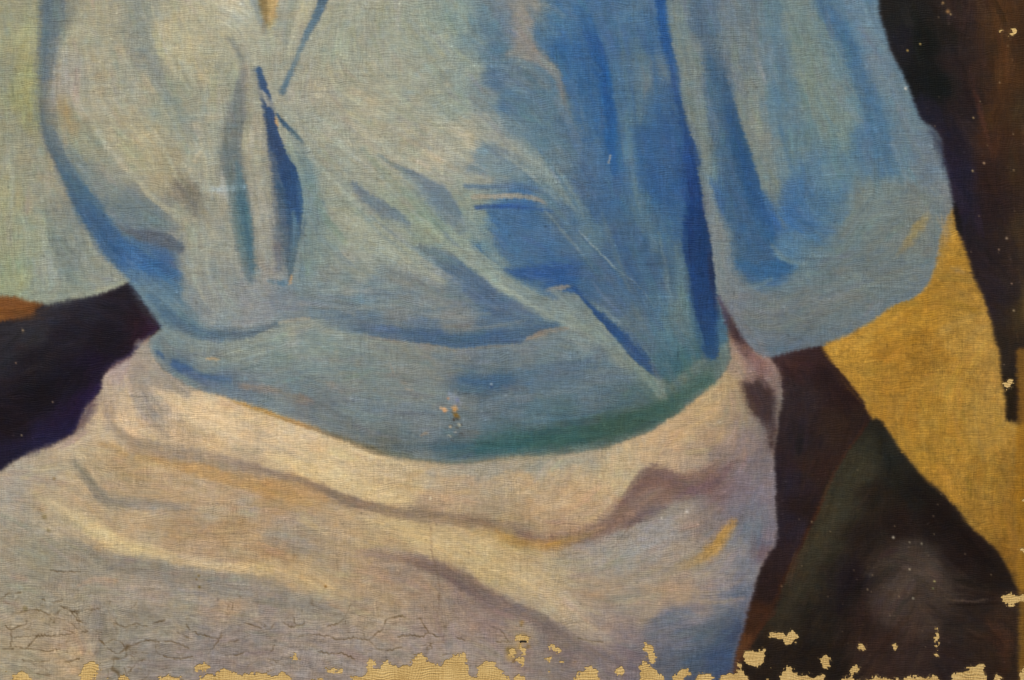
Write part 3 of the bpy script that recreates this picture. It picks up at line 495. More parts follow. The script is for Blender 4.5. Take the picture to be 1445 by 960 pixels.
# purple notch between body, sleeve and skirt
S([(84,74,100),(72,58,74),(70,50,56),(96,68,66)], [4,10,14,14], [(1014,420),(1025,446),(1036,470),(1052,496)], 3.5, .85, sk(GAP))
S([(136,106,98),(122,90,84)], [8,14,8], [(1036,486),(1056,500),(1078,512)], 4, .6)
S((120,88,84),[4,8,4],[(1060,502),(1072,520),(1082,545)],3,.5)
blob = sk(GAP)
P((68,47,48), [(1047,541),(1056,537),(1064,543),(1072,530),(1080,537),(1092,550),(1094,580),(1092,606),(1089,640),(1083,632),(1080,610),(1070,592),(1058,577)], 3, .9, blob)
S((126,98,94),[4,8,5],[(1066,512),(1074,526),(1080,545)],4,.6)
S((122,112,106),[5,9,5],[(1097,528),(1102,555),(1096,592)],4,.55)
# dark background
S([(84,50,24),(88,52,22),(80,46,20),(64,38,22)], [12,16,14,8], [(1406,0),(1412,60),(1412,130),(1404,220)], 6, .5, streak=.10)
S((104,64,28), [3,7,3], [(1420,20),(1424,70),(1420,120)], 3, .35, streak=.1)
S((64,40,30), [3,7,4], [(1388,0),(1388,60),(1384,110)], 4, .5)
S([(60,36,32),(92,50,34),(70,40,28)], [3,8,4], [(1370,105),(1382,155),(1398,215)], 4, .65)
S((34,26,46),[6,24,18],[(1316,186),(1340,230),(1362,300)],8,.5)
S((24,18,18),[4,8,4],[(1348,288),(1352,310),(1356,330)],3,.8)
# yellow
S((190,142,52), [8,20,10], [(1176,498),(1220,475),(1270,445)], 8, .5)
S((150,128,86), [3,8,3], [(1344,378),(1352,382),(1360,384)], 4, .5)
S((150,104,36),[2,4,2],[(1160,492),(1182,526),(1212,566)],3,.35)
S((138,98,34),[4,10,4],[(1434,640),(1430,720),(1432,800)],5,.5)

# drapery
S([(66,40,28),(80,46,30),(74,42,26),(66,40,24),(96,58,32)], [3,4,5,4,7], [(1222,598),(1186,650),(1150,728),(1118,796),(1048,930)], 3, .7, sk(DRAPE))
S([(52,56,44),(62,62,46),(64,60,44),(54,50,38)], [8,16,18,22], [(1222,622),(1192,690),(1162,758),(1106,866)], 8, .6)
S((30,34,30),[6,14,8],[(1236,606),(1250,640),(1270,680)],6,.5)
S((86,76,66), [8,20,24,12], [(1225,806),(1268,788),(1300,796),(1340,842)], 14, .45)
S((88,76,66), [10,28,16], [(1256,868),(1272,832),(1296,806)], 14, .35)
S((30,24,28),[8,18,10],[(1206,800),(1196,830),(1186,860)],8,.55)
S((26,22,20),[10,20,10],[(1290,690),(1340,740),(1390,800)],10,.5)
S((112,92,74),[1.5,3,1.5],[(1338,845),(1366,848),(1395,846)],1.5,.5,relief=1.0)
S((26,20,18),[2,4,2],[(1340,852),(1370,853),(1410,852)],2,.5)
S((86,52,34),[8,22,10],[(1395,880),(1415,900),(1420,940)],8,.5)
# black sash
S((48,46,50), [6,18,20], [(118,424),(70,440),(10,478)], 9, .45)
S((54,40,66), [4,8,6], [(222,462),(186,498),(150,522)], 4, .5)
S([(46,30,60),(40,32,62),(36,30,52)], [8,18,18], [(138,545),(112,600),(40,632)], 8, .55)
S((120,104,84),[1.5,2],[(31,462),(32,470)],1.2,.6)
S((98,60,30),[4,10,6],[(0,442),(30,440),(56,430)],4,.6)
# trousers: folds
S([(142,138,130),(144,138,130),(146,138,128),(152,140,124)], [14,24,24,10], [(200,488),(194,535),(206,582),(236,615)], 7, .75, sk(SKIRT), within=(SKIRT,))
S([(146,142,134),(144,140,132),(132,132,130)],[14,22,10],[(206,496),(220,530),(264,556)],6,.75)
S([(156,140,122),(142,128,110),(138,124,104),(142,126,108),(144,128,112),(142,126,110)], [6,18,22,18,16], [(146,572),(158,604),(190,628),(250,641),(310,650),(361,662)], (9,4), .75, sk(SKIRT), within=(SKIRT,))
S([(214,188,148),(212,188,150),(208,184,144)], [14,34,36,28], [(225,556),(282,584),(345,612),(420,636)], 10, .6)
S((206,180,146), [6,20,10], [(172,560),(172,595),(190,615)], 6, .55)
S((166,152,130), [8,20,10], [(336,592),(386,628),(432,652)], 9, .5)
S((168,136,88), [4,10,4], [(142,628),(160,630),(178,640)], 5, .6)
S([(172,140,92),(174,136,84),(172,138,92)], [8,18,20], [(195,645),(275,662),(361,682)], 6, .7)
S([(132,126,112),(124,120,108),(132,128,118),(150,140,126)], [8,16,16,10], [(104,648),(128,684),(160,708),(262,714)], 6, .72, sk(SKIRT), within=(SKIRT,))
S((168,140,104), [6,24,16], [(205,742),(280,750),(361,742)], 8, .5)
S([(184,168,136),(202,182,136),(206,186,138),(198,178,140),(196,176,136)], [8,22,22,16,14], [(58,704),(120,738),(172,770),(245,790),(365,806)], 6, .75, sk(SKIRT), within=(SKIRT,))
S([(142,138,122),(130,128,118),(130,128,122),(132,132,128),(130,132,130)], [8,26,30,32,26], [(96,760),(150,794),(215,802),(290,820),(370,832)], 8, .72, sk(SKIRT), within=(SKIRT,))
S((174,148,122), [4,8,4], [(110,826),(136,818),(165,819)], 3, .6)
S((120,120,122), [10,18,14], [(134,840),(142,880),(142,915)], 8, .55)
S((132,132,136), [6,18,10], [(150,925),(190,910),(240,915)], 8, .5)
S((168,146,120), [6,14,10], [(275,845),(320,858),(361,862)], 7, .5)
S((134,136,138),[6,16,14],[(280,812),(330,822),(380,838)],7,.4)
S([(208,186,142),(208,186,140),(204,180,134)], [20,36,30,12], [(385,645),(452,664),(508,690),(575,706)], 8, .65)
S([(144,128,112),(138,118,100),(130,112,96),(132,114,94),(140,120,96),(142,124,102)], [8,14,16,18,16,18], [(361,660),(420,678),(476,700),(540,720),(630,732),(735,748)], 4.5, .82, sk(SKIRT), within=(SKIRT,))
S((176,140,90), [10,28,16], [(361,686),(410,694),(450,706)], 9, .55)
S((146,138,126), [8,22,14], [(366,752),(410,766),(450,776)], 9, .5)
S((166,136,98),[5,12,6],[(361,778),(390,782),(416,788)],5,.6)
S([(196,174,130),(194,172,126),(192,168,124)], [8,34,40,30], [(520,732),(600,756),(680,782),(735,806)], 9, .6)
S([(150,130,112),(128,108,96),(118,98,90),(112,94,88),(118,100,94),(122,108,104)], [6,14,20,24,24,22], [(505,782),(565,787),(612,800),(655,822),(700,848),(740,868)], 6, .8, sk(SKIRT), within=(SKIRT,))
S((192,166,124), [8,22,10], [(361,796),(430,812),(490,836)], 7, .55)
S((134,132,126), [12,22,12], [(361,840),(420,850),(480,866)], 8, .6)
S((118,104,100),[4,9,4],[(680,852),(705,866),(728,874)],4,.5)
S((192,170,128), [8,12,6], [(660,756),(690,772),(715,790)], 6, .5)
S((150,148,136), [8,14,10], [(610,668),(670,664),(740,660)], 6, .6)
S((150,152,140),[6,10,6],[(740,658),(790,654),(840,648)],5,.6)
r4 = np.random.default_rng(4)
for i_ in range(70):
    x_ = r4.uniform(650, 915); y_ = np.interp(x_, [628,661,722,805,855,889,922], [655,654,646,640,632,621,609]) + r4.uniform(-4, 14)
    S((168,158,138) if i_ % 3 else (120,124,112), [1,2,1], [(x_, y_), (x_ + r4.normal(0, .6), y_ + r4.uniform(6, 13))], 1.2, r4.uniform(.2, .5), relief=.5)
S((166,126,66), [6,12,10], [(700,752),(718,762),(740,766)], 6, .55)
# purple fold on the hip
hip = sk(SKIRT)
P((124,100,90), [(815,748),(848,732),(870,714),(890,690),(906,668),(926,657),(946,663),(962,668),(1000,656),(1036,654),(1022,676),(1000,694),(960,706),(925,722),(890,742),(850,760),(815,770),(770,768),(735,760),(722,748),(770,755)], 4, .85, hip, within=(SKIRT,))
S((108,84,80), [6,18,26,16], [(872,716),(900,690),(930,676),(975,690)], 7, .6)
S((112,86,96),[6,16,10],[(960,700),(1000,682),(1030,660)],7,.5)
S((92,78,82),[5,12,5],[(884,740),(910,728),(940,716)],4,.55)
S((140,116,98),[3,8,4],[(905,712),(922,700),(936,692)],4,.5)
S((100,80,76),[4,8,4],[(890,688),(905,668),(928,658)],4,.5)
S([(150,124,80),(166,130,72),(164,130,78),(148,122,96)], [8,15,14,6], [(722,764),(775,768),(806,762),(850,745)], 6, .65, sk(SKIRT), within=(SKIRT,))
S((184,140,62), [3,8,3], [(776,766),(792,764),(806,760)], 4, .55)
S([(150,134,110),(160,134,92),(182,138,66),(188,142,62),(176,132,66)], [8,14,18,18,10], [(952,806),(985,791),(1008,770),(1022,752),(1034,738)], 6, .78, sk(SKIRT), within=(SKIRT,))
S((170,146,114),[3,5,3],[(985,800),(1012,778),(1030,754)],4,.4)
S((156,138,122),[5,12,5],[(955,745),(975,740),(990,735)],6,.5)
S([(188,168,128),(188,168,132),(180,162,132),(164,148,130)], [20,46,44,20], [(720,782),(762,832),(806,872),(850,898)], 11, .6)
S([(118,106,102),(112,104,104),(114,108,110),(124,116,120)], [16,24,22,12], [(728,858),(765,880),(802,906),(842,936)], 6, .75, sk(SKIRT), within=(SKIRT,))
S((146,132,118),[4,10,4],[(856,852),(870,862),(884,856)],6,.4)
S((166,142,112), [5,10,6], [(905,826),(955,834),(1010,838)], 6, .5)
S((168,144,112), [4,9,6], [(960,846),(1010,850),(1050,846)], 5, .5)
S((150,140,126), [6,16,8], [(960,868),(1000,864),(1040,856)], 8, .45)
S((132,134,128),[5,12,5],[(840,848),(870,846),(910,842)],6,.35)
S([(106,112,130),(92,104,130),(100,108,128)], [6,22,10], [(914,884),(945,872),(972,866)], 7, .65)
S([(96,104,124),(80,94,122),(78,92,122)], [8,20,18], [(955,905),(998,894),(1036,866)], 9, .5)
S((62,82,122), [6,18,14], [(972,934),(1004,918),(1032,888)], 8, .55)
S((84,96,124),[6,14,6],[(1036,830),(1048,838),(1056,830)],6,.5)
S((120,124,138),[5,9,7],[(1066,700),(1062,745),(1054,790)],5,.5)
S((124,116,124),[6,10,8],[(1088,650),(1090,710),(1090,770)],4,.6)
S((96,110,136),[4,8,4],[(1070,735),(1072,755),(1068,775)],4,.45)
# nail-torn streak in the trousers
S((120,98,78), [1,1.4,3,2,1], [(608,738),(609,780),(614,806),(619,830),(618,870)], 1.2, .7, relief=-.6)
S((96,78,60), [.8,1.4,.8], [(888,742),(878,758),(866,776)], 1, .7, relief=-.5)
# ---- the tone of each area once its varnish has yellowed: chroma sinks, blues lean to green
def top_film(k):
    while PARTS[k][1]: k = PARTS[k][1]
    return k
tops = np.array([0] + [top_film(k) for k in range(1, len(PARTS))])
def tone(film, chroma, blue, add):
    m = blur((tops[pid] == film).astype(np.float32), 1.5)[..., None]
    g = (col * np.array((.30, .55, .15), np.float32)).sum(axis=2, keepdims=True)
    d = col - g
    cool = np.clip((col[..., 2:3] - col[..., 0:1]) / 40.0, 0, 1)
    bl = blue * np.clip(1.12 - (g - 80) / 180.0, .8, 1.12)
    t = g + d * (chroma + (bl - chroma) * cool) + cool * np.array((-1, 1, -3), np.float32) + np.array(add, np.float32)
    col[...] += m * (t - col)
tone(SHIRT, 0.82, 0.88, (-3, 1, 2))
sh_ = (tops[pid] == SHIRT)[..., None]
warm_ = np.clip((col[..., 0:1] - col[..., 2:3]) / 25.0, 0, 1) * np.clip((col[..., 1:2] - 110) / 30.0, 0, 1)
col += sh_ * warm_ * np.array((-2, 2, 5), np.float32)
col += sh_ * 0.07 * (col - np.array((128, 134, 136), np.float32))
ramp = np.clip((np.arange(W) + X0 - 700) / 250.0, 0, 1).astype(np.float32)[None, :, None] * (tops[pid] == SHIRT)[..., None]
col *= 1 - 0.06 * ramp
tone(SKIRT, 0.95, 0.58, (1, 0, 1))
col *= 1 + .035 * (tops[pid] == SKIRT)[..., None]
tone(DARK, 1.0, 1.0, (-3, -1, 4))
tone(BACK, .86, .9, (-2, 0, 1))
tone(GAP, 0.9, 0.9, (-4, -2, -2))
tone(DRAPE, 0.8, 0.8, (-3, -6, -6))
need = np.clip(26 - (col[..., 0] - col[..., 2]), 0, 30) * np.clip((930 - (np.arange(W)[None, :] + X0)) / 120.0, 0, 1) * (tops[pid] == SKIRT)
col[..., 0] += 0.30 * need; col[..., 2] -= 0.35 * need
tone(YELLOW, 0.90, 0.9, (-3, -2, 1))
yl_ = (pid == YELLOW)[..., None]
col *= 1 + yl_ * (.05 * noise(3.5, 3, 81) + .03 * noise(14, 10, 82))[..., None]

# ---- bristle marks: noise dragged along the way the brush went
def flow_field():
    F = np.concatenate(FLOW); q = 12
    cx, cy = np.arange(X0, X1 + q, q), np.arange(Y0, Y1 + q, q)
    ax, ay = np.meshgrid(cx, cy)
    c2 = np.zeros(ax.shape); s2 = np.zeros(ax.shape)
    for x, y, t in F[::2]:
        w = 1.0 / ((ax - x) ** 2 + (ay - y) ** 2 + 300.0) ** 1.6
        c2 += w * math.cos(2 * t); s2 += w * math.sin(2 * t)
    t = 0.5 * np.arctan2(s2, c2)
    xi = np.clip(np.arange(W) // q, 0, len(cx) - 1); yi = np.clip(np.arange(H) // q, 0, len(cy) - 1)
    C = blur(np.cos(2 * t).astype(np.float32)[yi][:, xi], 8); S2 = blur(np.sin(2 * t).astype(np.float32)[yi][:, xi], 8)
    return 0.5 * np.arctan2(S2, C)
TH = flow_field() + 0.10 * noise(30, 30, 41)
CT, ST = np.cos(TH).astype(np.float32), np.sin(TH).astype(np.float32)
def drag(src, n, step):
    yy, xx = np.mgrid[0:H, 0:W].astype(np.float32)
    acc = src.copy(); cnt = 1
    for sg in (1, -1):
        px, py = xx.copy(), yy.copy()
        for i in range(n):
            xi = np.clip(px, 0, W - 1).astype(np.int32); yi = np.clip(py, 0, H - 1).astype(np.int32)
            px += sg * step * CT[yi, xi]; py += sg * step * ST[yi, xi]
            xi = np.clip(px, 0, W - 1).astype(np.int32); yi = np.clip(py, 0, H - 1).astype(np.int32)
            acc += src[yi, xi]; cnt += 1
    return acc / math.sqrt(cnt)
bri = drag(noise(1.6, 1.6, 42), 7, 2.2); bri /= bri.std()
bri2 = drag(noise(4.5, 4.5, 43), 8, 4.0); bri2 /= bri2.std()
bri3 = drag(noise(4.5, 4.5, 44), 8, 4.0); bri3 /= bri3.std()

# ---- the small touches between the big strokes: thousands of short drags that follow the form
def touches(n, seed, len_, wid, op, jit, dark=False):
    r = np.random.default_rng(seed)
    gg = col.mean(axis=2)
    for i in range(n):
        x, y = r.uniform(-20, 1450), r.uniform(-20, 960)
        ix, iy = int(x - X0), int(y - Y0)
        k = tops[pid[iy, ix]]
        if k == 0: continue
        th = TH[iy, ix] + r.normal(0, .16)
        L, w = r.uniform(*len_), r.uniform(*wid)
        cx, sy_ = math.cos(th), math.sin(th)
        ax, ay = int(np.clip(ix - cx * L * .5, 0, W - 1)), int(np.clip(iy - sy_ * L * .5, 0, H - 1))
        bx, by = int(np.clip(ix + cx * L * .5, 0, W - 1)), int(np.clip(iy + sy_ * L * .5, 0, H - 1))
        c0 = col[iy, ix].copy()
        diff = max(np.abs(col[ay, ax] - c0).max(), np.abs(col[by, bx] - c0).max())
        if diff > 46: continue
        o = op * r.uniform(.5, 1) * (1.0 if diff < 18 else .6)
        e = int(L * .5 + w + 3)
        x0, x1, y0, y1 = max(0, ix - e), min(W, ix + e + 1), max(0, iy - e), min(H, iy + e + 1)
        gx, gy = np.meshgrid(np.arange(x0, x1) - ix, np.arange(y0, y1) - iy)
        u = gx * cx + gy * sy_; v = -gx * sy_ + gy * cx + r.normal(0, .004) * u * u * .5
        br_ = r.standard_normal(24)
        vi = np.clip((v + w) / (2 * w) * 22, 0, 22.9); v0 = vi.astype(int)
        bb = br_[v0] * (1 - (vi - v0)) + br_[v0 + 1] * (vi - v0)
        endl = np.clip((L * .5 * (1 + .12 * bb) - np.abs(u)) / (L * .22), 0, 1)
        a = np.clip((w * .5 - np.abs(v)) / 1.4 + .5, 0, 1) * endl * (1 + .5 * bb).clip(0, 1.6) * o
        a = np.clip(a, 0, .95).astype(np.float32)
        lum_ = 1 + r.normal(0, jit * (2.6 if c0.mean() < 75 else 1))
        c = c0 * lum_ + r.normal(0, 2.0, 3) * min(1, c0.mean() / 90) + (np.array((4, 3, 1)) if r.random() < .12 and not dark else 0)
        col[y0:y1, x0:x1] += a[..., None] * (c.astype(np.float32) - col[y0:y1, x0:x1])
        hgt[y0:y1, x0:x1] += (a * (.08 + .17 * bb)).astype(np.float32)
touches(3600, 101, (26, 64), (5, 11), .55, .045)
touches(4200, 102, (14, 38), (2.5, 6.5), .45, .05)

# ---- the hand's unsteadiness: everything above is pushed about by a couple of units
def warp_xy(a1, a2):
    dx = noise(40, 40, 11) * a1 + noise(6, 1.7, 12) * a2
    dy = noise(40, 40, 13) * a1 + noise(1.7, 6, 14) * a2 * .8
    gx = np.clip(np.arange(W)[None, :] + dx, 0, W - 1.01); gy = np.clip(np.arange(H)[:, None] + dy, 0, H - 1.01)
    return gx, gy
gx, gy = warp_xy(1.2, 0.8)
def bil(a, gx, gy):
    xi = gx.astype(int); yi = gy.astype(int); fx = (gx - xi).astype(np.float32); fy = (gy - yi).astype(np.float32)
    if a.ndim == 3: fx = fx[..., None]; fy = fy[..., None]
    return (a[yi, xi] * (1 - fx) + a[yi, xi + 1] * fx) * (1 - fy) + (a[yi + 1, xi] * (1 - fx) + a[yi + 1, xi + 1] * fx) * fy
col = bil(col, gx, gy); hgt = bil(hgt, gx, gy)
pid = pid[np.rint(gy).astype(int), np.rint(gx).astype(int)]
del gx, gy

# ---- uneven mixing of the pigments
lum = col.mean(axis=2, keepdims=True) / 150.0
m1 = noise(34, 22, 21, 2); m2 = noise(9, 7, 22, 2); m3 = noise(3.0, 2.4, 23)
h1 = noise(16, 12, 24, 2); h2 = noise(6, 5, 25, 2)
mott = (0.014 * m1 + 0.014 * m2 + 0.022 * m3 + 0.008 * bri + 0.009 * bri2)[..., None]
col = col * (1 + mott)
hue = np.stack([h1 * 1.6 + h2 * 1.8 + bri3 * .7, h2 * 0.9 - h1 * 0.6 + bri3 * .1, -h1 * 2.0 - h2 * 1.2 - bri3 * .8], axis=-1)
col = np.clip(col + hue * (0.35 + 0.65 * lum), 3, 250).astype(np.float32)
hgt = hgt + 0.08 * m2 + 0.10 * m3 + 0.12 * noise(5, 2.6, 27) + 0.11 * bri * np.clip(lum[..., 0] * 1.2, .3, 1.2)

# ---- dry ridges, lumps of pigment and dust grains standing proud
r_ = np.random.default_rng(55)
def lump(x, y, r, h, tint=None, op=.6):
    x0, y0 = int(x - X0 - 3 * r - 1), int(y - Y0 - 3 * r - 1); n = int(6 * r + 3)
    if x0 < 0 or y0 < 0 or x0 + n > W or y0 + n > H: return
    yy, xx = np.mgrid[y0:y0 + n, x0:x0 + n]
    g = np.exp(-(((xx + X0 - x) ** 2 + (yy + Y0 - y) ** 2) / (2 * r * r)) ** 1.3).astype(np.float32)
    hgt[y0:y0 + n, x0:x0 + n] += h * g
    if tint is not None: col[y0:y0 + n, x0:x0 + n] += op * g[..., None] * (np.array(tint, np.float32) - col[y0:y0 + n, x0:x0 + n])
for _ in range(700):
    x, y = r_.uniform(0, 1445), r_.uniform(0, 950)
    c = col[int(y - Y0), int(x - X0)]
    lump(x, y, r_.uniform(.7, 1.3), r_.uniform(.9, 2.4), np.clip(c * 1.16 + 10, 0, 235), r_.uniform(.2, .7))
for _ in range(110):
    x, y = r_.uniform(0, 1445), r_.uniform(0, 950)
    c = col[int(y - Y0), int(x - X0)]
    lump(x, y, r_.uniform(.7, 1.4), -r_.uniform(.5, 1.2), c * 0.72, .7)
for _ in range(46):                         # pale nicks on the dark ground
    x, y = (r_.uniform(1255, 1440), r_.uniform(0, 520)) if _ < 20 else (r_.uniform(1100, 1400), r_.uniform(640, 930))
    if col[int(y - Y0), int(x - X0)].mean() < 75: lump(x, y, r_.uniform(.6, 1.0), .7, (150, 128, 100), r_.uniform(.25, .8))
for x, y, r, c in ((1298,62,1.6,(206,176,104)),(1280,71,1.6,(206,170,92)),(1277,125,1.3,(200,196,190)),(1373,166,1.3,(196,170,120)),(1337,16,3,(150,112,70)),
        (1330,4,2,(150,120,80)),(1341,20,1.4,(190,160,110)),(1260,758,2,(190,180,160)),(1283,765,1.4,(150,140,120)),(1300,767,1.6,(150,140,120)),(1283,803,1.4,(206,190,160)),(1318,820,1.6,(176,166,110)),(1288,844,1.6,(180,172,150)),(1316,830,1.2,(150,160,110)),
        (1388,230,1.8,(170,140,110)),(1372,241,1.6,(170,150,110)),(1420,336,2,(150,130,110)),(1409,352,1.4,(160,130,110)),(1430,240,1.2,(180,150,110)),(1427,400,1.2,(170,140,120)),(1430,438,1.6,(160,140,110)),
        (32,466,1.8,(150,130,104)),(22,512,1.2,(150,120,100)),(74,567,1.2,(150,130,110)),(30,614,1.3,(170,150,120)),(18,658,1.0,(130,110,90)),
        (627,579,3.0,(214,160,112)),(641,578,3.4,(206,150,88)),(643,586,3.6,(120,92,44)),(640,592,2.0,(70,58,48)),(635,602,2.2,(190,172,146)),(648,600,2.2,(168,168,150)),(651,599,1.4,(64,62,60)),(632,562,2.0,(176,136,110)),(645,564,3.4,(120,130,160)),(693,545,2.6,(50,74,110)),(693,542,2.2,(140,156,170)),
        (459,827,2.0,(130,92,40)),(280,812,2.0,(110,92,56)),(281,828,2.2,(112,92,50)),(277,817,1.5,(120,96,60)),(62,729,4.0,(140,124,88)),(68,748,3.0,(140,126,94)),(35,858,4,(128,116,84)),(76,675,2.6,(140,118,84)),(607,703,2.0,(220,206,174)),(562,664,1.6,(214,196,160)),(579,664,1.6,(214,196,160)),(534,700,1.8,(212,188,156)),(675,770,4.0,(204,184,140)),(865,684,3.4,(206,186,144)),(847,672,3.0,(206,190,150)),(969,722,2.2,(206,198,190)),(933,731,1.4,(206,198,186))):
    lump(x, y, r * .68, .8, c, .9)
for x, y in ((278,220),(275,228),(282,215),(268,240)): lump(x, y, 2.4, 1.6, (190, 178, 150), .5)

# ---- proud and sunken yarns of the linen that show as long thin lines through the paint
for _ in range(800):
    x = r_.uniform(0, 1440); y = r_.uniform(0, 950); n = int(r_.uniform(14, 95)); v_ = r_.random() < .22
    if v_: n = int(n * .5)
    ix, iy = int(x - X0), int(y - Y0)
    k = np.arange(n); wob_ = np.cumsum(r_.normal(0, .10, n))
    xs_, ys_ = (ix + np.rint(wob_).astype(int), iy + k) if v_ else (ix + k, iy + np.rint(wob_).astype(int))
    xs_ = np.clip(xs_, 1, W - 2); ys_ = np.clip(ys_, 1, H - 2)
    f_ = np.sin(np.pi * (k + .5) / n) ** .5 * r_.uniform(.05, .17) * np.clip(.7 + .6 * r_.standard_normal(n), 0, 1.5)
    sg = 1 if r_.random() < .28 else -1
    col[ys_, xs_] *= (1 + sg * f_)[:, None]
    if v_: col[ys_, xs_ + 1] *= (1 + .5 * sg * f_)[:, None]
    else: col[ys_ + 1, xs_] *= (1 + .5 * sg * f_)[:, None]
    hgt[ys_, xs_] += (sg * 2.2 * f_).astype(np.float32)

# ---- losses: flakes gone down to the linen
bare = np.zeros((H, W), np.float32)
LOSS = [
 [(17,952),(30,949),(43,953),(43,966),(15,966)], [(113,944),(124,937),(140,934),(143,942),(134,952),(132,966),(112,966)], [(165,954),(176,951),(184,955),(182,966),(166,966)],
 [(222,956),(240,952),(257,956),(256,968),(222,968)], [(274,940),(282,934),(292,936),(296,943),(288,949),(277,946)], [(278,958),(292,950),(306,952),(314,944),(326,946),(340,951),(361,948),(361,990),(280,990)],
 [(355,952),(372,950),(392,953),(400,948),(411,953),(411,990),(355,990)], [(409,925),(416,922),(424,928),(422,936),(414,934)], [(455,946),(466,941),(478,946),(487,944),(486,950),(466,951)], [(440,959),(455,956),(464,960),(464,990),(440,990)],
 [(486,962),(496,951),(508,954),(516,950),(518,936),(522,928),(529,933),(528,944),(538,942),(541,933),(549,932),(552,940),(566,940),(579,939),(583,926),(592,922),(600,925),(606,936),(622,938),(632,928),(646,924),(656,921),(658,936),(663,952),(668,955),(674,952),(676,936),(684,933),(700,936),(708,944),(712,954),(722,956),(722,990),(486,990)],
 [(722,953),(736,950),(744,954),(742,990),(722,990)], [(728,928),(736,926),(742,932),(740,939),(731,938)], [(769,911),(780,910),(792,916),(794,922),(782,919)], [(768,928),(774,924),(779,930),(776,934),(769,933)], [(786,930),(793,929),(797,934),(790,934)], [(808,932),(813,930),(815,934),(811,936)],
 [(811,956),(820,947),(832,938),(838,942),(844,950),(844,990),(810,990)], [(868,944),(878,941),(881,950),(874,956),(868,952)], [(907,904),(913,908),(921,914),(926,922),(925,931),(919,936),(911,922)], [(903,936),(909,930),(916,940),(927,948),(938,954),(940,990),(904,990)],
 [(950,956),(956,946),(964,940),(974,944),(974,952),(966,958),(964,990),(950,990)], [(983,952),(994,948),(1006,951),(1010,960),(1008,990),(984,990)], [(1014,956),(1024,950),(1036,953),(1042,944),(1050,948),(1056,958),(1056,990),(1016,990)],
 [(1047,924),(1058,917),(1068,919),(1076,914),(1082,922),(1076,933),(1066,944),(1054,940)], [(1040,936),(1043,928),(1045,940),(1042,950)], [(1083,894),(1096,892),(1108,896),(1118,888),(1126,894),(1124,904),(1114,912),(1104,904),(1090,902)], [(1096,962),(1102,948),(1112,940),(1116,932),(1119,946),(1128,952),(1140,950),(1150,956),(1164,948),(1168,960),(1168,990),(1096,990)],
 [(1155,930),(1162,923),(1170,928),(1174,936),(1168,946),(1159,943)], [(1198,944),(1208,938),(1214,944),(1212,952),(1200,952)], [(1211,910),(1217,906),(1224,911),(1220,917),(1212,916)], [(1258,910),(1266,908),(1265,918),(1260,917)], [(1168,962),(1190,954),(1213,958),(1240,955),(1264,959),(1290,954),(1312,958),(1318,990),(1168,990)],
 [(1310,954),(1318,951),(1326,955),(1326,990),(1310,990)], [(1320,886),(1323,885),(1324,922),(1325,926),(1320,927)], [(1340,957),(1352,947),(1364,944),(1372,938),(1377,940),(1381,933),(1388,938),(1392,950),(1392,990),(1340,990)], [(1400,956),(1408,950),(1414,956),(1414,990),(1400,990)],
 [(1410,843),(1420,840),(1426,834),(1430,839),(1445,839),(1457,840),(1457,849),(1440,850),(1428,855),(1416,853)], [(1411,44),(1413,41),(1417,49),(1423,46),(1430,40),(1434,43),(1431,48),(1424,51),(1421,54),(1418,50),(1411,50)],
 [(1415,546),(1416,534),(1420,540),(1424,534),(1431,537),(1429,548),(1418,550)], [(1436,960),(1440,940),(1460,938),(1460,990),(1436,990)], [(1440,700),(1460,696),(1460,706),(1442,706)], [(1437,774),(1446,770),(1446,777),(1438,779)], [(717,918),(724,914),(729,920),(724,930),(718,928)], [(731,911),(738,909),(742,918),(738,926),(732,920)], [(726,900),(732,895),(741,894),(748,898),(750,904),(744,909),(730,908)], [(734,906),(738,901),(744,905),(741,910),(736,911)]]
for q in LOSS:
    X = poly_mask(q, 2.6, False)
    bare[X[1], X[2]] = np.maximum(bare[X[1], X[2]], X[0])
for _ in range(34):                          # crumbs beside the big losses
    x = r_.uniform(0, 1420); y = 962 - abs(r_.normal(0, 16)); r = r_.uniform(.6, 1.5)
    yy, xx = np.mgrid[int(y - Y0) - 6:int(y - Y0) + 7, int(x - X0) - 6:int(x - X0) + 7]
    yy = np.clip(yy, 0, H - 1); g = np.exp(-((xx + X0 - x) ** 2 / 2 + (yy + Y0 - y) ** 2) / (r * r))
    bare[yy, xx] = np.maximum(bare[yy, xx], g)
low = np.clip((np.arange(H) + Y0 - 959) / 10, 0, 1)[:, None]      # the lower edge has shed nearly all its paint
bare = np.maximum(bare, low * 0.9)
bare_f = bare + (0.34 * noise(4.0, 1.8, 61) + .30 * noise(1.8, 3.4, 62) + .34 * noise(9, 6, 63)) * 4 * bare * (1 - bare)
bare_f = bare_f - .05
lossm = bare_f > 0.5
worn = sstep((bare_f - .22) / .28) * (noise(2.2, 1.6, 64) > -.1)
col += (.62 * worn * ~lossm)[..., None] * (np.array((188, 158, 104), np.float32) - col)
near = blur(lossm.astype(np.float32), 2.0)
rim = np.clip(near * 2, 0, 1)[..., None] * (~lossm)[..., None]
col += rim * 0.12 * (np.array((150, 118, 74), np.float32) - col)
hgt += 0.2 * np.clip(near * 2, 0, 1) * (~lossm)

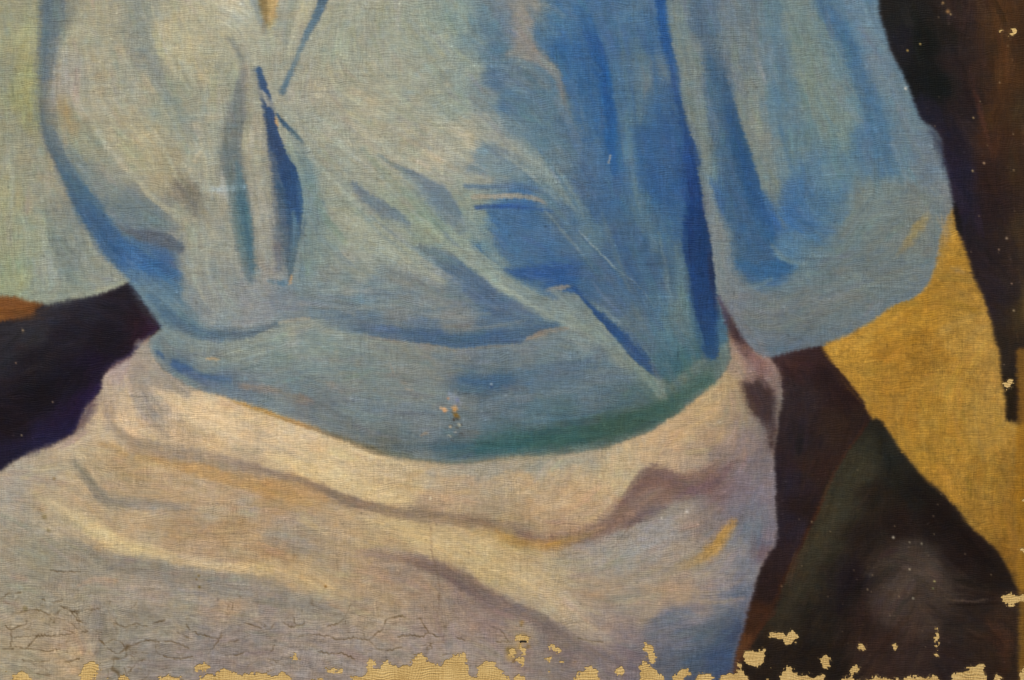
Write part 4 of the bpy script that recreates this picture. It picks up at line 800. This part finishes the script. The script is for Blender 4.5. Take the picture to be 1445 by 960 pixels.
# ---- craquelure of the lower paint
CRACK = [[(70,805),(92,807),(113,806)],[(8,883),(15,888),(24,884),(38,881)],[(15,888),(16,904),(12,918)],[(20,899),(60,897),(84,897),(104,894),(123,891)],[(40,912),(52,898)],[(22,913),(60,918),(84,916)],[(100,862),(110,876),(120,880)],[(86,855),(100,862),(122,860),(140,859)],
 [(167,922),(178,914),(192,908),(207,903),(220,905),(240,905),(256,910),(266,916)],[(176,912),(170,906)],[(262,880),(268,890),(290,897),(307,901),(313,892)],[(293,924),(302,912),(314,896)],[(250,893),(270,902)],[(322,906),(340,902),(352,896)],[(180,950),(196,932),(206,930)],[(318,925),(336,924),(350,918)],
 [(421,897),(440,895),(464,898),(478,902),(500,900),(521,902),(530,894),(540,888),(544,876),(556,871),(571,870)],[(521,902),(530,914),(545,918),(566,913)],[(462,884),(476,880),(484,874)],[(448,920),(470,922),(484,922),(500,930)],[(381,920),(388,910)],[(598,898),(603,893),(618,898),(636,897),(656,904)],[(624,924),(640,921),(654,920)],[(592,872),(600,886),(605,893)],
 [(160,880),(176,884),(190,880),(206,884)],[(60,846),(76,850),(88,846)],[(4,916),(20,914)],[(30,930),(52,934),(70,932)],[(90,934),(112,930)],[(560,898),(580,896),(598,898)],[(700,905),(722,906),(735,903)],[(400,880),(412,884),(430,880)],[(0,845),(12,838),(30,836)],[(18,866),(50,860),(70,868)],[(140,900),(150,914),(165,922)],[(214,880),(232,874)],[(230,925),(250,930),(272,926)],[(330,884),(346,880),(368,886)],[(816,900),(832,904),(850,906)],[(690,884),(706,890),(716,902)]]
ck = np.zeros((H, W), np.float32)
for c_ in CRACK:
    q = spl(c_, False, 2.0)
    q = q + np.random.default_rng(int(c_[0][0])).normal(0, .75, q.shape)
    x0 = int(q[:, 0].min() - X0) - 5; x1 = int(q[:, 0].max() - X0) + 6; y0 = int(q[:, 1].min() - Y0) - 5; y1 = int(q[:, 1].max() - Y0) + 6
    x0 = max(0, x0)
    gx, gy = np.meshgrid(np.arange(x0, x1) + X0, np.arange(y0, y1) + Y0)
    d = np.full(gx.shape, 99.0)
    for (ax, ay), (bx, by) in zip(q[:-1], q[1:]):
        dx, dy = bx - ax, by - ay
        t = np.clip(((gx - ax) * dx + (gy - ay) * dy) / (dx * dx + dy * dy + 1e-6), 0, 1)
        d = np.minimum(d, np.hypot(gx - ax - t * dx, gy - ay - t * dy))
    ck[y0:y1, x0:x1] = np.maximum(ck[y0:y1, x0:x1], np.exp(-(d / .76) ** 2))
# a finer net of hair cracks in the brittle corner
v = np.random.default_rng(5).uniform((X0, 800), (700, 965), (170, 2))
ys, xs = np.arange(790, 962), np.arange(X0, 720)
GX, GY = np.meshgrid(xs + 0.0, ys + 0.0)
GX = GX + 5 * noise(14, 9, 71)[790 - Y0:962 - Y0, 0:len(xs)]; GY = GY * 1.0 + 4 * noise(14, 9, 72)[790 - Y0:962 - Y0, 0:len(xs)]
f1 = np.full(GX.shape, 1e9); f2 = f1.copy()
for vx, vy in v:
    d = np.hypot((GX - vx) * 0.75, (GY - vy) * 1.3)
    f2 = np.minimum(f2, np.maximum(f1, d)); f1 = np.minimum(f1, d)
net = np.exp(-((f2 - f1) / 0.8) ** 2) * np.clip((GY - 815) / 50, 0, 1) * np.clip((820 - GX) / 300, 0.0, 1) * np.clip(.45 + .5 * noise(40, 30, 73)[790 - Y0:962 - Y0, 0:len(xs)], 0, 1)
ck[790 - Y0:962 - Y0, 0:len(xs)] = np.maximum(ck[790 - Y0:962 - Y0, 0:len(xs)], .8 * net)
ckc = np.clip(ck * (0.7 + 0.5 * noise(7, 7, 74)), 0, 1)[..., None]
col += ckc * 0.8 * (np.array((92, 72, 46), np.float32) - col)
hgt -= 1.7 * ck
ckb = blur(ck, 2.0)
col *= 1 + 0.16 * np.clip(ckb - ck, 0, 1)[..., None]  # small highlight painted into the colour along the crack lips
hgt += 1.2 * ckb                  # the lips of the cracks curl up

br_ = np.clip((np.arange(H) + Y0 - 800) / 80.0, 0, 1)[:, None] * np.clip((760 - (np.arange(W) + X0)) / 200.0, .25, 1)[None, :]
hgt += br_ * (.30 * noise(7, 4, 75) + .22 * noise(3, 2, 76))
col *= 1 + (br_ * .035 * noise(12, 6, 77))[..., None]

# ---- tack hole and rubbed linen round it
for x, y, r, c in ((737,900,7,(176,140,72)),(722,920,8,(150,120,58)),(719,928,5,(196,160,96)),(733,911,5,(190,152,92)),(745,912,3,(120,90,40)),(716,916,3,(120,96,44)),(725,932,2.4,(104,68,26)),(736,878,3,(160,122,60)),(735,882,2,(110,84,40))):
    lump(x, y, r * .8, .4, c, .5)
pid[lossm] = 0
yy, xx = np.mgrid[0:H, 0:W]
hole = (((xx + X0 - 738) / 4.4) ** 2 + ((yy + Y0 - 906) / 1.9) ** 2) < 1
del yy, xx
SRGB = np.clip(col, 0, 255) / 255.0
# --- PAINTER END

# ------------------------------------------------------------------ materials
def new_mat(name):
    m = bpy.data.materials.new(name); m.use_nodes = True
    nt = m.node_tree; nt.nodes.clear()
    return m, nt
class NB:
    def __init__(s, nt): s.nt = nt
    def n(s, typ, **kw):
        o = s.nt.nodes.new(typ)
        for k, v in kw.items(): setattr(o, k, v)
        return o
    def l(s, a, b): s.nt.links.new(a, b)
    def math(s, op, a, b=None, c=None):
        o = s.n('ShaderNodeMath', operation=op)
        for i, v in enumerate((a, b, c)):
            if v is None: continue
            if isinstance(v, (int, float)): o.inputs[i].default_value = v
            else: s.l(v, o.inputs[i])
        return o.outputs[0]
    def noise(s, vec, scale, detail=1.0, rough=.5):
        o = s.n('ShaderNodeTexNoise'); o.inputs['Scale'].default_value = 1.0
        o.inputs['Detail'].default_value = detail; o.inputs['Roughness'].default_value = rough
        m = s.n('ShaderNodeMapping'); m.inputs['Scale'].default_value = scale
        s.l(vec, m.inputs['Vector']); s.l(m.outputs[0], o.inputs['Vector'])
        return o.outputs['Fac']

def weave(b):
    """linen threads in canvas units: horizontal and vertical yarns of uneven thickness, with slubs"""
    tc = b.n('ShaderNodeTexCoord')
    mp = b.n('ShaderNodeMapping'); mp.inputs['Scale'].default_value = (1 / PX,) * 3
    b.l(tc.outputs['Object'], mp.inputs['Vector'])
    v = mp.outputs[0]
    sep = b.n('ShaderNodeSeparateXYZ'); b.l(v, sep.inputs[0])
    wob = b.noise(v, (.02, .02, .03), 2.0)
    wob2 = b.noise(v, (.035, .02, .018), 2.0)
    ph = b.math('MULTIPLY_ADD', wob, 40.0, b.math('MULTIPLY', sep.outputs['Z'], 2 * math.pi / 3.15))
    pv = b.math('MULTIPLY_ADD', wob2, 40.0, b.math('MULTIPLY', sep.outputs['X'], 2 * math.pi / 3.7))
    sh = b.math('SINE', ph); sv = b.math('SINE', pv)
    slub_h = b.noise(v, (.035, .1, .30), 2.0, .6)          # yarns running across
    slub_v = b.noise(v, (.30, .1, .035), 2.0, .6)          # yarns running down
    fine = b.noise(v, (.42, .1, .5), 2.0, .6)
    patch = b.noise(v, (.009, .1, .012), 2.0)              # where the ground coat fills the weave
    ph_h = b.noise(v, (.03, .1, .09), 2.0); ph_v = b.noise(v, (.09, .1, .03), 2.0)
    ph_h = b.math('POWER', ph_h, 2.0); ph_v = b.math('POWER', ph_v, 2.0)
    sh = b.math('MULTIPLY', sh, b.math('MULTIPLY', ph_h, 3.2)); sv = b.math('MULTIPLY', sv, b.math('MULTIPLY', ph_v, 3.2))
    return dict(v=v, sh=sh, sv=sv, slub_h=slub_h, slub_v=slub_v, fine=fine, patch=patch)

def weave_height(b, w, kh, kv, kn):
    s = b.math('ADD', b.math('MULTIPLY', w['sh'], kh), b.math('MULTIPLY', w['sv'], kv))
    s = b.math('MULTIPLY_ADD', w['slub_h'], 2.2, s)
    s = b.math('MULTIPLY_ADD', w['slub_v'], 1.7, s)
    return b.math('MULTIPLY_ADD', w['fine'], kn, s)

def oil_paint():
    m, nt = new_mat('oil_paint'); b = NB(nt)
    out = b.n('ShaderNodeOutputMaterial'); bs = b.n('ShaderNodeBsdfPrincipled')
    b.l(bs.outputs[0], out.inputs[0])
    at = b.n('ShaderNodeAttribute', attribute_name='pigment')
    w = weave(b)
    hgt_ = weave_height(b, w, 0.50, 0.34, 1.6)
    # thin paint over the yarns: a little paler on their crowns, darker in the grooves
    k = b.math('ADD', b.math('MULTIPLY', w['sh'], 0.034), b.math('MULTIPLY', w['sv'], 0.034))
    k = b.math('MULTIPLY_ADD', b.math('SUBTRACT', w['slub_h'], 0.5), 0.46, k)
    k = b.math('MULTIPLY_ADD', b.math('SUBTRACT', w['slub_v'], 0.5), 0.40, k)
    k = b.math('MULTIPLY_ADD', b.math('SUBTRACT', w['fine'], 0.5), 0.46, k)
    k = b.math('MULTIPLY', k, b.math('MULTIPLY_ADD', w['patch'], 2.7, -0.3))
    k = b.math('ADD', k, 1.0)
    mul = b.n('ShaderNodeVectorMath', operation='SCALE')
    b.l(at.outputs['Vector'], mul.inputs[0]); b.l(k, mul.inputs['Scale'])
    b.l(mul.outputs[0], bs.inputs['Base Color'])
    rg = b.math('MULTIPLY_ADD', w['fine'], 0.25, 0.44)
    b.l(rg, bs.inputs['Roughness'])
    bs.inputs['Specular IOR Level'].default_value = 0.15
    bp = b.n('ShaderNodeBump'); bp.inputs['Strength'].default_value = 1.0; bp.inputs['Distance'].default_value = BUMP
    b.l(hgt_, bp.inputs['Height']); b.l(bp.outputs[0], bs.inputs['Normal'])
    return m

def linen():
    m, nt = new_mat('bare_linen'); b = NB(nt)
    out = b.n('ShaderNodeOutputMaterial'); bs = b.n('ShaderNodeBsdfPrincipled')
    b.l(bs.outputs[0], out.inputs[0])
    w = weave(b)
    hgt_ = weave_height(b, w, 1.1, 0.9, 1.6)
    big = b.noise(w['v'], (.03, .1, .04), 3.0)
    f = b.math('ADD', b.math('MULTIPLY', w['sh'], 0.10), b.math('MULTIPLY', w['sv'], 0.07))
    f = b.math('MULTIPLY_ADD', w['fine'], 0.9, f)
    f = b.math('MULTIPLY_ADD', big, 0.7, b.math('SUBTRACT', f, 0.30))
    cr = b.n('ShaderNodeValToRGB'); e = cr.color_ramp.elements
    e[0].position = 0.15; e[0].color = (0.36, 0.215, 0.068, 1)
    e[1].position = 0.85; e[1].color = (0.74, 0.54, 0.24, 1)
    x = cr.color_ramp.elements.new(0.5); x.color = (0.60, 0.405, 0.155, 1)
    b.l(f, cr.inputs[0]); b.l(cr.outputs[0], bs.inputs['Base Color'])
    bs.inputs['Roughness'].default_value = 0.85; bs.inputs['Specular IOR Level'].default_value = 0.15
    bp = b.n('ShaderNodeBump'); bp.inputs['Strength'].default_value = 1.0; bp.inputs['Distance'].default_value = BUMP * 1.1
    b.l(hgt_, bp.inputs['Height']); b.l(bp.outputs[0], bs.inputs['Normal'])
    return m

def plain(name, c, rough):
    m, nt = new_mat(name); b = NB(nt)
    out = b.n('ShaderNodeOutputMaterial'); bs = b.n('ShaderNodeBsdfPrincipled')
    b.l(bs.outputs[0], out.inputs[0])
    tc = b.n('ShaderNodeTexCoord'); n = b.n('ShaderNodeTexNoise'); n.inputs['Scale'].default_value = 900
    b.l(tc.outputs['Object'], n.inputs['Vector'])
    cr = b.n('ShaderNodeValToRGB'); e = cr.color_ramp.elements
    e[0].color = tuple(v * .7 for v in c) + (1,); e[1].color = tuple(min(1, v * 1.25) for v in c) + (1,)
    b.l(n.outputs['Fac'], cr.inputs[0]); b.l(cr.outputs[0], bs.inputs['Base Color'])
    bs.inputs['Roughness'].default_value = rough
    return m

BUMP = 0.000023
PAINT = oil_paint(); LINEN = linen()

# ------------------------------------------------------------------ the picture
FILM = 0.00009                    # thickness of the paint film over the linen
RELIEF = 0.00005                  # one unit of brush relief
root = bpy.data.objects.new('oil_painting', None)
root.empty_display_size = 0.05
base_z = HANG - (Y1 - CY) * PX
root.location = (0, 0, base_z)
scene.collection.objects.link(root)
root['label'] = 'worn oil painting of a blue shirt over a white garment, paint flaking along lower edge'
root['category'] = 'painting'

def add(name, me, mat, parent, label=None):
    o = bpy.data.objects.new(name, me)
    me.materials.append(mat)
    scene.collection.objects.link(o)
    o.parent = parent
    if label: o['label'] = label
    return o

# the linen: stretched over its bars, folded round the edges
def linen_mesh():
    x0, x1 = (X0 - CX) * PX, (X1 - CX) * PX
    z0, z1 = 0.0, (Y1 - Y0) * PX
    r, d = 0.0012, 0.018
    prof = [(0.0, 0.0)]                                    # rounded fold: (inset, depth)
    ring = []
    for i in range(6):
        a = math.radians(90 * i / 5)
        ring.append((r * (1 - math.sin(a)), r * (1 - math.cos(a))))
    ring.append((0.0, d))
    vs, fs = [], []
    for ins, dep in ring:
        vs += [(x0 + ins, dep, z0 + ins), (x1 - ins, dep, z0 + ins), (x1 - ins, dep, z1 - ins), (x0 + ins, dep, z1 - ins)]
    fs.append((0, 1, 2, 3))
    for k in range(len(ring) - 1):
        a, c = 4 * k, 4 * k + 4
        for j in range(4): fs.append((a + (j + 1) % 4, a + j, c + j, c + (j + 1) % 4))
    n = 4 * (len(ring) - 1)
    fs.append((n + 3, n + 2, n + 1, n))
    me = bpy.data.meshes.new('linen_canvas'); me.from_pydata(vs, [], fs); me.update()
    return me
add('linen_canvas', linen_mesh(), LINEN, root, 'bare golden linen showing where the paint has flaked off')

# the paint film, one mesh for each area and each separate stroke
def axis(a, b, lo, hi, fine, coarse):
    l = np.arange(lo, a, -coarse)[::-1] if lo > a else np.array([lo])
    l = np.concatenate([[a], l[l > a + 1]])
    m = np.linspace(lo, hi, int(round((hi - lo) / fine)) + 1)
    h = np.arange(hi, b, coarse); h = np.concatenate([h[h < b - 1], [b]])
    return np.unique(np.concatenate([l, m, h]).round(4))
MARG = 4.0
gx = axis(X0 + MARG, X1 - MARG, -6.0, 1450.0, 1.36, 5.0)
gy = axis(Y0 + MARG, Y1 - MARG, -6.0, 966.0, 1.36, 3.0)
NX, NY = len(gx), len(gy)
PXg, PYg = np.meshgrid(gx - X0 - 0.5, gy - Y0 - 0.5)
PXg = np.clip(PXg, 0, W - 1.01); PYg = np.clip(PYg, 0, H - 1.01)
vc = bil(SRGB.astype(np.float32), PXg, PYg)
vh = bil(hgt.astype(np.float32), PXg, PYg)
vh = np.clip(vh, -1.6, 3.0)
lin = np.where(vc <= 0.04045, vc / 12.92, ((vc + 0.055) / 1.055) ** 2.4)
lin = np.clip(lin - 0.003, 0.002, None)
depth = np.clip(FILM + vh * RELIEF, 0.00003, None)
dzx = np.gradient(depth, gx * PX, axis=1); dzy = np.gradient(depth, gy * PX, axis=0)
nrm = np.stack([-dzx, -np.ones_like(dzx), dzy], axis=-1)
nrm /= np.linalg.norm(nrm, axis=-1, keepdims=True)
co = np.stack([np.broadcast_to((gx - CX)[None, :] * PX, (NY, NX)), -depth, np.broadcast_to((Y1 - gy)[:, None] * PX, (NY, NX))], axis=-1)
co = co.reshape(-1, 3); nrm = nrm.reshape(-1, 3); lin = lin.reshape(-1, 3)
cxm = np.clip(((gx[:-1] + gx[1:]) / 2 - X0).astype(int), 0, W - 1); cym = np.clip(((gy[:-1] + gy[1:]) / 2 - Y0).astype(int), 0, H - 1)
cell = pid[cym][:, cxm].copy()
cell[hole[cym][:, cxm]] = 0
solid = np.pad(cell > 0, 1, constant_values=False)
VI = np.arange(NX * NY).reshape(NY, NX)
# the broken rims run smoothly: rim vertices slide onto the edge of the loss
cnt = solid[:-1, :-1].astype(int) + solid[1:, :-1] + solid[:-1, 1:] + solid[1:, 1:]
rimv = (cnt > 0) & (cnt < 4)
Fv = bil(bare_f.astype(np.float32), PXg, PYg); GYf, GXf = np.gradient(bare_f)
Gx = bil(GXf.astype(np.float32), PXg, PYg); Gy = bil(GYf.astype(np.float32), PXg, PYg)
q = np.where(rimv, (0.5 - Fv) / (Gx ** 2 + Gy ** 2 + 1e-4), 0)
sx_, sy2 = np.clip(q * Gx, -.8, .8), np.clip(q * Gy, -.8, .8)
inner = np.zeros_like(rimv); inner[2:-2, 2:-2] = True
co[:, 0] += (sx_ * inner).ravel() * PX; co[:, 2] -= (sy2 * inner).ravel() * PX

# a stroke cut in two by another keeps its larger piece; the crumbs go to the area under it
def tidy(k, par):
    rr, cc = np.nonzero(cell == k)
    todo = set(zip(rr.tolist(), cc.tolist())); comps = []
    while todo:
        st = [todo.pop()]; comp = [st[0]]
        while st:
            r0, c0 = st.pop()
            for nb in ((r0 + 1, c0), (r0 - 1, c0), (r0, c0 + 1), (r0, c0 - 1)):
                if nb in todo: todo.remove(nb); st.append(nb); comp.append(nb)
        comps.append(comp)
    for comp in sorted(comps, key=len)[:-1]:
        for r0, c0 in comp: cell[r0, c0] = par
for k in range(1, len(PARTS)):
    if PARTS[k][0] == 'brush_stroke': tidy(k, PARTS[k][1])

objs = {0: root}
def film_mesh(k, name):
    sel = cell == k
    rr, cc = np.nonzero(sel)
    if len(rr) < 6: return None
    quads = np.stack([VI[rr, cc], VI[rr + 1, cc], VI[rr + 1, cc + 1], VI[rr, cc + 1]], axis=1)
    # torn edges: where no paint lies beside a cell, the film's broken side goes down to the linen
    sk_ = []
    for dr, dc, a, b2 in ((-1, 0, (0, 1), (0, 0)), (1, 0, (1, 0), (1, 1)), (0, -1, (0, 0), (1, 0)), (0, 1, (1, 1), (0, 1))):
        e = ~solid[rr + 1 + dr, cc + 1 + dc]
        if e.any(): sk_.append(np.stack([VI[rr[e] + a[0], cc[e] + a[1]], VI[rr[e] + b2[0], cc[e] + b2[1]]], axis=1))
    used, inv = np.unique(quads, return_inverse=True)
    quads = inv.reshape(-1, 4)
    V = co[used]; N = nrm[used]; C = lin[used]
    if sk_:
        ed = np.concatenate(sk_); lo, inv2 = np.unique(ed, return_inverse=True); inv2 = inv2.reshape(-1, 2)
        top = np.searchsorted(used, ed)
        V2 = co[lo].copy(); V2[:, 1] = 0.00002
        side = np.stack([top[:, 0], top[:, 1], inv2[:, 1] + len(V), inv2[:, 0] + len(V)], axis=1)
        V = np.concatenate([V, V2]); N = np.concatenate([N, nrm[lo]]); C = np.concatenate([C, lin[lo]])
        quads = np.concatenate([quads, side])
    me = bpy.data.meshes.new(name)
    me.vertices.add(len(V)); me.vertices.foreach_set('co', V.astype(np.float32).ravel())
    nq = len(quads)
    me.loops.add(nq * 4); me.loops.foreach_set('vertex_index', quads.astype(np.int32).ravel())
    me.polygons.add(nq); me.polygons.foreach_set('loop_start', np.arange(0, nq * 4, 4, dtype=np.int32))
    me.update(calc_edges=True)
    me.polygons.foreach_set('use_smooth', np.ones(nq, bool))
    at = me.attributes.new('pigment', 'FLOAT_COLOR', 'POINT')
    at.data.foreach_set('color', np.concatenate([C, np.ones((len(C), 1))], axis=1).astype(np.float32).ravel())
    me.normals_split_custom_set_from_vertices(N.astype(np.float32))
    return me

for k in range(1, len(PARTS)):
    name, par, label = PARTS[k]
    me = film_mesh(k, name)
    if me is None: continue
    objs[k] = add(name, me, PAINT, objs.get(par, root), label)

# the tack hole near the lower edge: a thin disc on the linen, the pit's shade put into its near-black colour
def pit_mesh(x, y, rx, ry):
    vs, fs = [], []
    n = 14
    for k, (s, d) in enumerate(((1.25, -0.00002), (1.0, -0.00009), (0.8, -0.00003), (0.35, -0.00001))):
        for i in range(n):
            a = 2 * math.pi * i / n
            j = 1 + 0.12 * math.sin(3 * a + k)
            vs.append(((x - CX + math.cos(a) * rx * s * j) * PX, d, (Y1 - y + math.sin(a) * ry * s * j) * PX))
    for k in range(3):
        for i in range(n): fs.append((k * n + i, k * n + (i + 1) % n, k * n + n + (i + 1) % n, k * n + n + i))
    fs.append(tuple(3 * n + i for i in range(n)))
    me = bpy.data.meshes.new('tack_hole'); me.from_pydata(vs, [], fs); me.update()
    return me
add('tack_hole', pit_mesh(738, 906, 4.4, 2.0), plain('hole_shade', (0.018, 0.012, 0.006), .9), root, 'small dark tack hole punched through the linen')
